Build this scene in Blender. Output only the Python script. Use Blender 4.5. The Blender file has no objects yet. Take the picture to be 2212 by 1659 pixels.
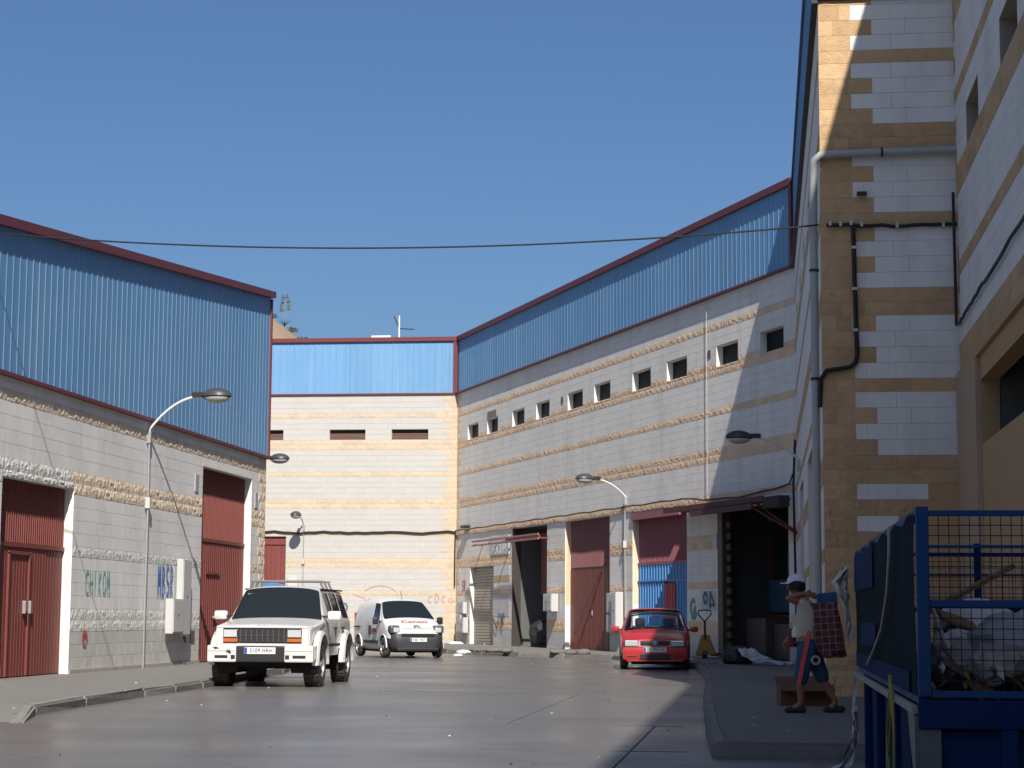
import bpy, bmesh, math, random
from mathutils import Vector, Matrix
random.seed(7)
SC = bpy.context.scene
COL = SC.collection
rad = math.radians

# ------------------------------------------------------------------ camera
PIT, ROLL, YAW, CAMH = rad(6.803), rad(.3645), rad(7.354), 1.21
_h = Vector((-math.sin(YAW), math.cos(YAW), 0)); _r = Vector((math.cos(YAW), math.sin(YAW), 0)); _z = Vector((0, 0, 1))
FWD = math.cos(PIT) * _h + math.sin(PIT) * _z
_u = -math.sin(PIT) * _h + math.cos(PIT) * _z
RGT = math.cos(ROLL) * _r + math.sin(ROLL) * _u
UPV = -math.sin(ROLL) * _r + math.cos(ROLL) * _u
cd = bpy.data.cameras.new('camera'); cam = bpy.data.objects.new('camera', cd); COL.objects.link(cam)
cd.sensor_width = 36; cd.lens = 36 * 4204 / 2212; cd.clip_start = .1; cd.clip_end = 3000
cam.matrix_world = Matrix(((RGT.x, UPV.x, -FWD.x, 0), (RGT.y, UPV.y, -FWD.y, 0), (RGT.z, UPV.z, -FWD.z, CAMH), (0, 0, 0, 1)))
SC.camera = cam

# ------------------------------------------------------------------ sky and sun
SUN = Vector((.256 * .745, -.967 * .745, .667)).normalized()
SUN_EL = math.asin(SUN.z); SUN_AZ = math.atan2(SUN.x, SUN.y)
w = bpy.data.worlds.new('World'); SC.world = w; w.use_nodes = True
nt = w.node_tree; bg = nt.nodes['Background']
sky = nt.nodes.new('ShaderNodeTexSky'); sky.sky_type = 'NISHITA'; sky.sun_disc = False
sky.sun_elevation = SUN_EL; sky.sun_rotation = SUN_AZ
sky.air_density = 1.0; sky.dust_density = 2.2; sky.ozone_density = 9.0; sky.altitude = 50
nt.links.new(sky.outputs[0], bg.inputs[0]); bg.inputs[1].default_value = .067
sd = bpy.data.lights.new('sun', 'SUN'); sd.energy = 5.0; sd.angle = rad(.53); sd.color = (1, .945, .86)
so = bpy.data.objects.new('sun', sd); COL.objects.link(so)
so.rotation_euler = SUN.to_track_quat('Z', 'Y').to_euler(); so.location = (0, -10, 40)
vs = SC.view_settings; vs.view_transform = 'Standard'; vs.look = 'None'; vs.exposure = .55; vs.gamma = 1; vs.use_curve_mapping = False

# ------------------------------------------------------------------ materials
MATS = {}
def mat(name, col, rough=.8, metal=0, var=.06, scale=6, bump=0, bscale=40, spec=.5, rnd=0, dirt=None, dscale=1.2, damt=.5,
        streak=None, coat=0, trans=0, ior=1.45, alpha=1, stretch=(1, 1, 1), rvar=0, dlo=.45, dhi=.75, grain=False):
    """principled material: noise colour variation, per piece variation, dirt patches, vertical streaks, fine bump"""
    if name in MATS: return MATS[name]
    m = bpy.data.materials.new(name); m.use_nodes = True; n = m.node_tree; N = n.nodes; L = n.links
    b = N['Principled BSDF']; MATS[name] = m
    b.inputs['Roughness'].default_value = rough; b.inputs['Metallic'].default_value = metal
    b.inputs['Specular IOR Level'].default_value = spec; b.inputs['Coat Weight'].default_value = coat
    b.inputs['Transmission Weight'].default_value = trans; b.inputs['IOR'].default_value = ior; b.inputs['Alpha'].default_value = alpha
    m.diffuse_color = (*col, 1)
    geo = N.new('ShaderNodeNewGeometry'); mp = N.new('ShaderNodeMapping'); mp.inputs['Scale'].default_value = stretch
    L.new(geo.outputs['Position'], mp.inputs[0]); P = mp.outputs[0]
    no = N.new('ShaderNodeTexNoise'); no.inputs['Scale'].default_value = scale; no.inputs['Detail'].default_value = 6; L.new(P, no.inputs[0])
    def mth(op, a, bb):
        q = N.new('ShaderNodeMath'); q.operation = op
        for i, v in enumerate((a, bb)):
            if hasattr(v, 'links'): L.new(v, q.inputs[i])
            else: q.inputs[i].default_value = v
        return q.outputs[0]
    f = mth('MULTIPLY_ADD', no.outputs[0], 2 * var); f.node.inputs[2].default_value = 1 - var
    if rnd:
        oi = N.new('ShaderNodeObjectInfo')
        s = mth('FRACT', mth('ADD', oi.outputs['Random'], geo.outputs['Random Per Island']), 0)
        g = mth('MULTIPLY_ADD', s, 2 * rnd); g.node.inputs[2].default_value = 1 - rnd
        f = mth('MULTIPLY', f, g)
    mx = N.new('ShaderNodeMix'); mx.data_type = 'RGBA'; mx.blend_type = 'MULTIPLY'; mx.inputs[0].default_value = 1
    mx.inputs[6].default_value = (*col, 1)
    cb = N.new('ShaderNodeCombineColor')
    for i in range(3): L.new(f, cb.inputs[i])
    L.new(cb.outputs[0], mx.inputs[7]); c = mx.outputs[2]
    def over(c, fac, dc):
        q = N.new('ShaderNodeMix'); q.data_type = 'RGBA'; L.new(fac, q.inputs[0]); L.new(c, q.inputs[6]); q.inputs[7].default_value = (*dc, 1)
        return q.outputs[2]
    if dirt:
        d = N.new('ShaderNodeTexNoise'); d.inputs['Scale'].default_value = dscale; d.inputs['Detail'].default_value = 8; d.inputs['Roughness'].default_value = .65
        L.new(P, d.inputs[0]); mr = N.new('ShaderNodeMapRange'); mr.inputs[1].default_value = dlo; mr.inputs[2].default_value = dhi; mr.inputs[4].default_value = damt
        L.new(d.outputs[0], mr.inputs[0]); c = over(c, mr.outputs[0], dirt)
    if streak:
        sc, amt, dc = streak
        m2 = N.new('ShaderNodeMapping'); m2.inputs['Scale'].default_value = (sc, sc, sc * .04); L.new(geo.outputs['Position'], m2.inputs[0])
        d = N.new('ShaderNodeTexNoise'); d.inputs['Scale'].default_value = 1; d.inputs['Detail'].default_value = 5; L.new(m2.outputs[0], d.inputs[0])
        mr = N.new('ShaderNodeMapRange'); mr.inputs[1].default_value = .5; mr.inputs[2].default_value = .8; mr.inputs[4].default_value = amt
        L.new(d.outputs[0], mr.inputs[0]); c = over(c, mr.outputs[0], dc)
    if grain:
        gn = N.new('ShaderNodeTexNoise'); gn.inputs['Scale'].default_value = 34; gn.inputs['Detail'].default_value = 8; L.new(geo.outputs['Position'], gn.inputs[0])
        mr = N.new('ShaderNodeMapRange'); mr.inputs[1].default_value = .52; mr.inputs[2].default_value = .7; mr.inputs[4].default_value = .5; L.new(gn.outputs[0], mr.inputs[0]); c = over(c, mr.outputs[0], (.23, .22, .205))
        vo = N.new('ShaderNodeTexVoronoi'); vo.feature = 'DISTANCE_TO_EDGE'; vo.inputs['Scale'].default_value = .22; vo.inputs['Randomness'].default_value = 1
        wn = N.new('ShaderNodeTexNoise'); wn.inputs['Scale'].default_value = .9; wn.inputs['Detail'].default_value = 6; L.new(geo.outputs['Position'], wn.inputs[0])
        wa = N.new('ShaderNodeVectorMath'); wa.operation = 'MULTIPLY_ADD'; L.new(wn.outputs[1], wa.inputs[0]); wa.inputs[1].default_value = (1.6, 1.6, 0); L.new(geo.outputs['Position'], wa.inputs[2]); L.new(wa.outputs[0], vo.inputs['Vector'])
        cm = N.new('ShaderNodeMapRange'); cm.inputs[1].default_value = 0; cm.inputs[2].default_value = .008; cm.inputs[3].default_value = .4; cm.inputs[4].default_value = 0; L.new(vo.outputs[0], cm.inputs[0]); c = over(c, cm.outputs[0], (.05, .048, .045))
    L.new(c, b.inputs['Base Color'])
    if rvar:
        r = N.new('ShaderNodeTexNoise'); r.inputs['Scale'].default_value = dscale * .7; r.inputs['Detail'].default_value = 5; L.new(P, r.inputs[0])
        mr = N.new('ShaderNodeMapRange'); mr.inputs[1].default_value = .3; mr.inputs[2].default_value = .7
        mr.inputs[3].default_value = max(.03, rough - rvar); mr.inputs[4].default_value = rough + rvar; L.new(r.outputs[0], mr.inputs[0]); L.new(mr.outputs[0], b.inputs['Roughness'])
    if bump:
        bn = N.new('ShaderNodeTexNoise'); bn.inputs['Scale'].default_value = bscale; bn.inputs['Detail'].default_value = 6; L.new(P, bn.inputs[0])
        bu = N.new('ShaderNodeBump'); bu.inputs['Strength'].default_value = bump; bu.inputs['Distance'].default_value = .02
        L.new(bn.outputs[0], bu.inputs['Height']); L.new(bu.outputs[0], b.inputs['Normal'])
    return m

WHITE = mat('white_block_paint', (.73, .695, .64), .85, var=.05, rnd=.015, bump=.12, bscale=60, dirt=(.42, .38, .33), dscale=.9, damt=.35, streak=(3, .28, (.40, .36, .31)))
SUNW = mat('white_paint_dimmed_for_sun', (.425, .41, .385), .85, var=.04, rnd=.025, bump=.1, bscale=60, dirt=(.45, .41, .36), dscale=.9, damt=.2)  # white block paint, darkened because this wall stands in full sun
GREYW = mat('grey_white_block_paint', (.71, .695, .67), .85, var=.05, rnd=.012, bump=.12, bscale=60, dirt=(.40, .37, .34), dscale=.8, damt=.4, streak=(3, .3, (.40, .37, .34)))
BLOCKC = mat('bare_block', (.50, .485, .455), .9, var=.08, rnd=.05, bump=.2, bscale=50, dirt=(.3, .28, .25), damt=.4)
OCHRE = mat('ochre_split_block', (.47, .305, .165), .9, var=.16, scale=9, rnd=.14, bump=.6, bscale=28, dirt=(.58, .42, .24), dscale=2.5, damt=.45)
BEIGE = mat('beige_split_block', (.64, .52, .385), .9, var=.18, scale=14, rnd=.1, bump=.7, bscale=26, dirt=(.62, .56, .47), dscale=4, damt=.6)
ROUGHW = mat('painted_split_block', (.62, .61, .58), .9, var=.1, scale=14, rnd=.05, bump=.7, bscale=26, dirt=(.48, .41, .31), dscale=3, damt=.5)
MORTAR = mat('mortar', (.47, .45, .42), .95, var=.1)
JAMB = mat('white_jamb_paint', (.70, .68, .64), .8, var=.04, dirt=(.5, .4, .3), dscale=2, damt=.35)
JAMBO = mat('orange_stained_jamb', (.66, .50, .34), .85, var=.12, streak=(5, .8, (.50, .20, .05)))
PLASTER = mat('ochre_plaster', (.46, .285, .145), .9, var=.08, scale=3, dirt=(.36, .25, .15), dscale=1.5, damt=.6, bump=.2, bscale=20)
BLUE = mat('blue_sheet_metal', (.118, .262, .45), .5, var=.05, scale=3, rnd=.05, metal=0, streak=(6, .45, (.25, .36, .48)), dirt=(.18, .29, .42), dscale=.7, damt=.5)
MAROON = mat('maroon_trim', (.13, .026, .028), .5, var=.12)
RED = mat('red_oxide_door', (.16, .038, .031), .55, var=.1, scale=4, streak=(5, .35, (.20, .065, .055)), dirt=(.15, .035, .03), damt=.4)
REDP = mat('faded_maroon_panel', (.26, .085, .10), .6, var=.1, streak=(5, .5, (.28, .12, .13)))
BLUED = mat('blue_door_paint', (.06, .21, .46), .5, var=.1, streak=(6, .35, (.16, .29, .48)))
REDSM = mat('red_wicket_paint', (.34, .05, .06), .55, var=.1)
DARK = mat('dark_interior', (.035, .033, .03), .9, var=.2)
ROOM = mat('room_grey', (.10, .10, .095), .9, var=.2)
ASPH = mat('worn_concrete_road', (.115, .108, .101), .35, var=.14, scale=1.1, stretch=(.8, 1.15, 1), dirt=(.095, .091, .088), dscale=.5, damt=.85, bump=.14, bscale=9, rvar=.09, spec=.45, dlo=.42, dhi=.66, grain=True)
PAVE = mat('grey_pavement', (.15, .143, .133), .8, var=.12, scale=1.6, dirt=(.15, .14, .13), dscale=.7, damt=.7, bump=.3, bscale=30)
KERB = mat('kerb_concrete', (.19, .18, .165), .85, var=.2, scale=5, bump=.5, bscale=16, dirt=(.13, .12, .11), dscale=2.2, damt=.7)
GALV = mat('galvanised_steel', (.42, .42, .42), .45, metal=.6, var=.1)
PVC = mat('grey_pipe', (.33, .34, .34), .5, var=.06)
BLACK = mat('black_plastic', (.018, .018, .019), .5, var=.1)
CABLE = mat('black_cable', (.014, .013, .013), .6)
LAMPG = mat('lamp_housing_grey', (.045, .047, .05), .45, var=.1)
LAMPL = mat('lamp_lens', (.42, .41, .38), .25, var=.05)
BOXW = mat('meter_box_grey', (.44, .44, .43), .6, var=.05, dirt=(.4, .37, .33), dscale=3, damt=.4)
LOUV = mat('brown_louver', (.15, .085, .06), .7, var=.1)
SHUT = mat('beige_shutter', (.36, .31, .25), .55, var=.08, dirt=(.25, .2, .15), damt=.5)
PAPER = mat('white_paper', (.62, .61, .60), .8, var=.08)
GRB = mat('blue_spray', (.05, .17, .42), .8); GRG = mat('green_spray', (.14, .34, .33), .8); GRR = mat('red_spray', (.45, .10, .10), .8)
GRK = mat('dark_spray', (.08, .13, .16), .8)
GLASSD = mat('dark_window_glass', (.010, .010, .010), .5, spec=.1)

# ------------------------------------------------------------------ mesh helpers
class MB:
    def __init__(s): s.v = []; s.f = []; s.m = []
    def add(s, vs, fs, mi=0):
        o = len(s.v); s.v += [tuple(v) for v in vs]; s.f += [tuple(i + o for i in f) for f in fs]; s.m += [mi] * len(fs); return s
    def box(s, x0, x1, y0, y1, z0, z1, mi=0, b=0):
        if not b:
            vs = [(x, y, z) for z in (z0, z1) for y in (y0, y1) for x in (x0, x1)]
            return s.add(vs, [(0, 2, 3, 1), (4, 5, 7, 6), (0, 1, 5, 4), (2, 6, 7, 3), (0, 4, 6, 2), (1, 3, 7, 5)], mi)
        bm = bmesh.new(); r = bmesh.ops.create_cube(bm, size=1)
        for v in bm.verts: v.co = ((x0 + x1) / 2 + v.co.x * (x1 - x0), (y0 + y1) / 2 + v.co.y * (y1 - y0), (z0 + z1) / 2 + v.co.z * (z1 - z0))
        bmesh.ops.bevel(bm, geom=list(bm.edges), offset=b, segments=2, affect='EDGES', profile=.6)
        bm.verts.index_update(); s.add([v.co.copy() for v in bm.verts], [[v.index for v in f.verts] for f in bm.faces], mi); bm.free(); return s
    def tube(s, pts, r, n=8, mi=0, cap=True):
        pts = [Vector(p) for p in pts]; k = len(pts); rs = r if isinstance(r, (list, tuple)) else [r] * k
        vs = []; up = None
        for i, p in enumerate(pts):
            t = (pts[min(i + 1, k - 1)] - pts[max(i - 1, 0)]).normalized()
            if up is None: up = Vector((0, 0, 1)) if abs(t.z) < .9 else Vector((1, 0, 0))
            a = (up - up.dot(t) * t).normalized(); bb = t.cross(a); up = a
            vs += [p + rs[i] * (math.cos(2 * math.pi * j / n) * a + math.sin(2 * math.pi * j / n) * bb) for j in range(n)]
        fs = [(i * n + j, i * n + (j + 1) % n, (i + 1) * n + (j + 1) % n, (i + 1) * n + j) for i in range(k - 1) for j in range(n)]
        if cap: fs += [tuple(reversed(range(n))), tuple((k - 1) * n + j for j in range(n))]
        return s.add(vs, fs, mi)
    def lathe(s, prof, n=24, axis='z', c=(0, 0, 0), mi=0):
        vs = []
        for r, h in prof:
            for j in range(n):
                a = 2 * math.pi * j / n; x, y = r * math.cos(a), r * math.sin(a)
                p = {'z': (x, y, h), 'y': (x, h, y), 'x': (h, x, y)}[axis]
                vs.append((p[0] + c[0], p[1] + c[1], p[2] + c[2]))
        fs = [(i * n + j, i * n + (j + 1) % n, (i + 1) * n + (j + 1) % n, (i + 1) * n + j) for i in range(len(prof) - 1) for j in range(n)]
        return s.add(vs, fs, mi)
    def prism(s, poly, z0, z1, mi=0):
        n = len(poly); vs = [(x, y, z0) for x, y in poly] + [(x, y, z1) for x, y in poly]
        return s.add(vs, [tuple(reversed(range(n))), tuple(range(n, 2 * n))] + [(i, (i + 1) % n, n + (i + 1) % n, n + i) for i in range(n)], mi)
    def mesh(s, name, mats, smooth=False):
        me = bpy.data.meshes.new(name); me.from_pydata(s.v, [], s.f)
        for m in (mats if isinstance(mats, (list, tuple)) else [mats]): me.materials.append(m)
        if any(s.m): me.polygons.foreach_set('material_index', s.m)
        bm = bmesh.new(); bm.from_mesh(me); bmesh.ops.recalc_face_normals(bm, faces=bm.faces); bm.to_mesh(me); bm.free()
        if smooth:
            me.polygons.foreach_set('use_smooth', [True] * len(me.polygons)); me.set_sharp_from_angle(angle=rad(38))
        me.update(); return me
    def obj(s, name, mats, parent=None, loc=(0, 0, 0), rotz=0, smooth=False):
        return link(name, s.mesh(name, mats, smooth), parent, loc, rotz)
def link(name, me, parent=None, loc=(0, 0, 0), rotz=0):
    o = bpy.data.objects.new(name, me); COL.objects.link(o); o.location = loc; o.rotation_euler = (0, 0, rotz); o.parent = parent; return o
def tag(o, label=None, cat=None, group=None, kind=None):
    for k, v in (('label', label), ('category', cat), ('group', group), ('kind', kind)):
        if v: o[k] = v
    return o
def thing(name, label, cat, loc=(0, 0, 0), rotz=0, group=None):
    return tag(link(name, None, None, loc, rotz), label, cat, group)
def evald(o, name):
    """mesh of an object with its modifiers applied; the source object goes away"""
    dg = bpy.context.evaluated_depsgraph_get(); dg.update()
    me = bpy.data.meshes.new_from_object(o.evaluated_get(dg), depsgraph=dg); me.name = name
    bpy.data.objects.remove(o); return me
def copy_tree(o, parent=None):
    c = o.copy(); COL.objects.link(c); c.parent = parent
    for ch in list(o.children): copy_tree(ch, c)
    return c
def text_mesh(txt, size, extr=.002):
    """lettering as a flat mesh in the x-z plane, facing -y, centred"""
    cu = bpy.data.curves.new('lettering', 'FONT'); cu.body = txt; cu.size = size; cu.align_x = 'CENTER'; cu.align_y = 'CENTER'; cu.extrude = extr; cu.resolution_u = 3
    o = bpy.data.objects.new('lettering', cu); COL.objects.link(o); me = evald(o, 'lettering'); bpy.data.curves.remove(cu)
    for v in me.vertices: v.co = (v.co.x, -v.co.z, v.co.y)
    return me
def lettering(txt, size, m, parent, loc, rot=(0, 0, 0), sx=1, name='lettering'):
    me = text_mesh(txt, size); me.materials.clear(); me.materials.append(m)
    o = link(name, me, parent, loc); o.rotation_euler = rot; o.scale = (sx, 1, 1); return o
def strokes(name, lines, wdt, m, parent, d=-.012):
    """sprayed strokes: flat ribbons on a wall, points are (u, z)"""
    mb = MB()
    for ln in lines:
        for (a, b), (c, e) in zip(ln, ln[1:]):
            L = math.hypot(c - a, e - b) or 1; nx, nz = -(e - b) / L * wdt / 2, (c - a) / L * wdt / 2
            ex, ez = (c - a) / L * wdt * .4, (e - b) / L * wdt * .4
            d2 = d - random.random() * .004
            mb.add([(a + nx - ex, d2, b + nz - ez), (a - nx - ex, d2, b - nz - ez), (c - nx + ex, d2, e - nz + ez), (c + nx + ex, d2, e + nz + ez)], [(0, 1, 2, 3)])
    return mb.obj(name, m, parent)
def arc(cx, cz, rx, rz, a0, a1, n=10):
    return [(cx + rx * math.cos(rad(a0 + (a1 - a0) * i / n)), cz + rz * math.sin(rad(a0 + (a1 - a0) * i / n))) for i in range(n + 1)]
# ------------------------------------------------------------------ ground
g = MB(); g.add([(-900, -300, 0), (900, -300, 0), (900, 1200, 0), (-900, 1200, 0)], [(0, 1, 2, 3)])
tag(g.obj('road', ASPH), kind='structure')
mb = MB()
for y, a, b_ in ((17.9, -2.6, -.7), (22.05, -3.4, -.9), (31, -8.9, -1.1), (42, -9, -1.3)): mb.box(a, b_, y, y + .016, -.01, .004)
for x, a, b_ in ((-1.22, 12, 22), (-2.9, 22.07, 30.9)): mb.box(x, x + .018, a, b_, -.011, .0035)
tag(mb.obj('road_joints', mat('joint_filler', (.085, .08, .075), .9, var=.4, scale=3)), kind='structure')
def slab(name, poly, z, m, kerbw=.13):
    """pavement: a slab with a separate row of kerb stones along the given edges"""
    mb = MB(); mb.prism(poly, -.05, z); return tag(mb.obj(name, m), kind='structure')
LEFT_K = [(-8.15, 21.0), (-8.62, 22.6), (-8.85, 25), (-9.02, 28), (-9.16, 31.5), (-9.45, 35), (-9.8, 39.5), (-10.4, 43), (-11.2, 45.5), (-12.2, 47.6), (-13.4, 49), (-20, 49)]
pl_ = slab('pavement', [(x - .14, y) for x, y in LEFT_K[1:-2]] + [(-13.45, 48.86), (-20, 48.86), (-20, 47.9), (-12.9, 47.9), (-12.9, 22.6)], .12, PAVE)
RIGHT_K = [(2.79, 17.35), (-.45, 17.35), (-.6, 20.5), (-.85, 28), (-1.15, 39), (-1.6, 46.5), (-4.3, 55.8), (-7.3, 58.6), (-10.2, 63), (-14.8, 71), (-16.5, 77.9)]
pr_ = slab('pavement', [(2.79, 17.47), (-.33, 17.47)] + [(x + .12, y + .03) for x, y in RIGHT_K[2:]] + [(-12.2, 77.95), (.93, 50), (2.79, 27.9)], .12, PAVE)
def kerb_row(par, line, z, side, taper=False):
    """kerb stones laid along a line"""
    acc = 0
    for (x0, y0), (x1, y1) in zip(line, line[1:]):
        L = math.hypot(x1 - x0, y1 - y0); n = max(1, round(L / 2.2)) if not (taper and (x0, y0) == line[0]) else 1; a = math.atan2(y1 - y0, x1 - x0)
        for i in range(n):
            l = L / n; zz = z + random.uniform(-.005, .004); mb = MB()
            bm = bmesh.new(); bmesh.ops.create_cube(bm, size=1)
            for v in bm.verts: v.co = ((v.co.x + .5) * (l - .001), (v.co.y - .5 * side) * .15, v.co.z * (zz + .05) + (zz - .05) / 2)
            bmesh.ops.bevel(bm, geom=list(bm.edges), offset=.03, segments=2, affect='EDGES')
            for v in bm.verts: v.co += Vector((random.uniform(-.006, .006), random.uniform(-.009, .009), random.uniform(-.006, .006)))
            if taper and (x0, y0) == line[0]:
                for v in bm.verts: v.co.z *= .08 + .92 * min(1, max(0, v.co.x / L)) if v.co.z > 0 else 1
            me = bpy.data.meshes.new('kerb_stone'); bm.to_mesh(me); bm.free(); me.materials.append(KERB)
            link('kerb_stone', me, par, (x0 + (x1 - x0) * i / n, y0 + (y1 - y0) * i / n, 0), a)
kerb_row(pl_, LEFT_K, .125, -1, True)
mb = MB(); mb.add([(-8.25, 21.0, .003), (-8.74, 22.6, .122), (-13.5, 22.6, .122), (-13.5, 20.2, .003)], [(0, 1, 2, 3)]); tag(mb.obj('pavement_ramp', PAVE), kind='structure')
kerb_row(pr_, RIGHT_K, .128, 1)

# ------------------------------------------------------------------ block walls
BM = {}
def block_mesh(l, h, kind, var, m):
    """one concrete block, lower left front corner at the origin, outer face towards -y"""
    key = (round(l, 2), round(h, 3), kind, var, m.name)
    if key in BM: return BM[key]
    v, f = block_geo(key[0], key[1], kind, var)
    me = bpy.data.meshes.new('block'); me.from_pydata(v, [], f); me.materials.append(m); me.update(); BM[key] = me; return me
def block_geo(l, h, kind, var):
    j = .0018; x0, x1, z0, z1 = j * .2, l - j * .2, j, h - j
    if kind == 's':
        c = .0025; rr = random.Random(var * 31 + 5); p = -.0012 * rr.random()
        v = [(x0, .02, z0), (x1, .02, z0), (x1, .02, z1), (x0, .02, z1), (x0, .004, z0), (x1, .004, z0), (x1, .004, z1), (x0, .004, z1),
             (x0 + .0006, p, z0 + c), (x1 - .0006, p, z0 + c), (x1 - .0006, p, z1 - c), (x0 + .0006, p, z1 - c)]
        f = [(8, 9, 10, 11)] + [(a, (a + 1) % 4, 4 + (a + 1) % 4, 4 + a) for a in range(4)] + [(4 + a, 4 + (a + 1) % 4, 8 + (a + 1) % 4, 8 + a) for a in range(4)]
        return v, f
    nx, nz = (max(2, round(l / .07)), 3) if kind in 'rq' else (max(2, round(l / .11)), 2)
    amp = {'r': .022, 'q': .0135}.get(kind, .013)
    rr = random.Random(var * 77 + int(l * 100)); v = []; f = []
    for k in range(nz + 1):
        for i in range(nx + 1):
            e = i in (0, nx) or k in (0, nz)
            d = -.001 - amp * (.30 * rr.random() if e else rr.random())
            jx = 0 if i in (0, nx) else rr.uniform(-.25, .25) / nx; jz = 0 if k in (0, nz) else rr.uniform(-.25, .25) / nz
            v.append((x0 + (x1 - x0) * (i / nx + jx), d, z0 + (z1 - z0) * (k / nz + jz)))
    W = nx + 1
    for k in range(nz):
        for i in range(nx):
            q = (k * W + i, k * W + i + 1, (k + 1) * W + i + 1, (k + 1) * W + i)
            f += [(q[0], q[1], q[2]), (q[0], q[2], q[3])] if rr.random() < .5 else [(q[0], q[1], q[3]), (q[1], q[2], q[3])]
    rim = [i for i in range(W)] + [k * W + nx for k in range(1, nz + 1)] + [nz * W + i for i in range(nx - 1, -1, -1)] + [k * W for k in range(nz - 1, 0, -1)]
    o = len(v); v += [(v[i][0], .02, v[i][2]) for i in rim]; n = len(rim)
    f += [(rim[i], o + i, o + (i + 1) % n, rim[(i + 1) % n]) for i in range(n)]
    return v, f
def subtract(iv, a, b):
    out = []
    for s, e in iv:
        if b <= s or a >= e: out.append((s, e)); continue
        if a > s: out.append((s, a))
        if b < e: out.append((b, e))
    return out
def wall(root, loc, rotz, u0, u1, rows, openings, style, cap=300, thick=.24, blen=.41, quoin=None, jamb=None):
    """A block wall in its own frame: u along x (left to right as seen), y into the wall, z up.
    rows: (z0, z1, type); style(type, u, row index) -> (kind, material); openings: (u0, u1, z0, z1)"""
    zs = sorted({rows[0][0], rows[-1][1]} | {z for o in openings for z in o[2:4]}); us = sorted({u0, u1} | {u for o in openings for u in o[:2]})
    zs = [z for z in zs if rows[0][0] <= z <= rows[-1][1]]; us = [u for u in us if u0 <= u <= u1]
    solid = lambda a, b: 0 <= a < len(us) - 1 and 0 <= b < len(zs) - 1 and not any(o[0] <= (us[a] + us[a + 1]) / 2 <= o[1] and o[2] <= (zs[b] + zs[b + 1]) / 2 <= o[3] for o in openings)
    mb = MB(); y0, y1 = .006, thick
    for a in range(len(us) - 1):
        for b in range(len(zs) - 1):
            if not solid(a, b): continue
            p, q, r, s = us[a], us[a + 1], zs[b], zs[b + 1]
            mb.add([(p, y0, r), (q, y0, r), (q, y0, s), (p, y0, s)], [(0, 1, 2, 3)]); mb.add([(p, y1, r), (p, y1, s), (q, y1, s), (q, y1, r)], [(0, 1, 2, 3)])
            for da, db, vs in ((-1, 0, [(p, y0, r), (p, y0, s), (p, y1, s), (p, y1, r)]), (1, 0, [(q, y0, r), (q, y1, r), (q, y1, s), (q, y0, s)]),
                               (0, -1, [(p, y0, r), (p, y1, r), (q, y1, r), (q, y0, r)]), (0, 1, [(p, y0, s), (q, y0, s), (q, y1, s), (p, y1, s)])):
                if not solid(a + da, b + db): mb.add(vs, [(0, 1, 2, 3)], 1 if any(o[0] - .01 <= (vs[0][0] + vs[2][0]) / 2 <= o[1] + .01 for o in openings) else 0)
    me = bpy.data.meshes.new('wall'); me.from_pydata(mb.v, [], mb.f); me.materials.append(MORTAR); me.materials.append(jamb or JAMB)
    me.polygons.foreach_set('material_index', mb.m); me.update()
    wo = link('wall', me, root, loc, rotz)
    # lay the blocks
    pieces = []
    M = Matrix.Translation(root.matrix_basis.translation + Vector(loc)) @ Matrix.Rotation(rotz, 4, 'Z')
    for k, (z0, z1, t) in enumerate(rows):
        hit = [o for o in openings if o[2] < z1 - .01 and o[3] > z0 + .01]
        iv = [(u0, u1, z0, z1)]
        base = [(u0, u1)]
        for o in hit: base = subtract(base, o[0], o[1])
        iv = [(a, b, z0, z1) for a, b in base]
        for o in hit:
            if o[3] < z1 - .03: iv.append((max(u0, o[0]), min(u1, o[1]), o[3], z1))
            if o[2] > z0 + .03: iv.append((max(u0, o[0]), min(u1, o[1]), z0, o[2]))
        for a, b, c, d in iv:
            if b - a < .02: continue
            cuts = [a]; ph = (k % 2) * blen / 2
            u = u0 + ph + blen * math.ceil((a - u0 - ph + .08) / blen)
            qs = quoin(k) if quoin else []
            qs = [q for q in qs if a + .02 < q < b - .02]
            while u < b - .08:
                if not any(abs(u - q) < .1 for q in qs): cuts.append(u)
                u += blen
            cuts = sorted(set(cuts + qs)) + [b]
            for p, q in zip(cuts, cuts[1:]):
                if q - p < .02: continue
                kd, m = style(t, (p + q) / 2, (c + d) / 2, k)
                pieces.append((p, c, q - p, d - c, kd, m))
    def near(pc):
        P = M @ Vector((pc[0] + pc[2] / 2, 0, pc[1] + pc[3] / 2)) - Vector((0, 0, CAMH)); d = P.dot(FWD)
        if d < 1: return 1e9
        ix, iy = P.dot(RGT) / d * 4204, P.dot(UPV) / d * 4204
        return d if abs(ix) < 1130 and -470 < iy < 850 else d + 500
    pieces.sort(key=near)
    rest = {}
    for i, (u, z, l, h, kd, m) in enumerate(pieces):
        if i < cap: link('block', block_mesh(l, h, kd, i % 5, m), wo, (u, 0, z))
        else:
            r = rest.setdefault(m.name, (m, MB()))[1]; v, f = block_geo(l, h, kd, i % 7)
            r.add([(a + u, b, c + z) for a, b, c in v], f)
    if rest:
        ms = [x[0] for x in rest.values()]; mb = MB()
        for i, (m, r) in enumerate(rest.values()): mb.add(r.v, r.f, i)
        me = bpy.data.meshes.new('blockwork'); me.from_pydata(mb.v, [], mb.f)
        for m in ms: me.materials.append(m)
        me.polygons.foreach_set('material_index', mb.m); me.update()
        tag(link('blockwork', me, wo), kind='stuff')
    return wo
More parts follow.
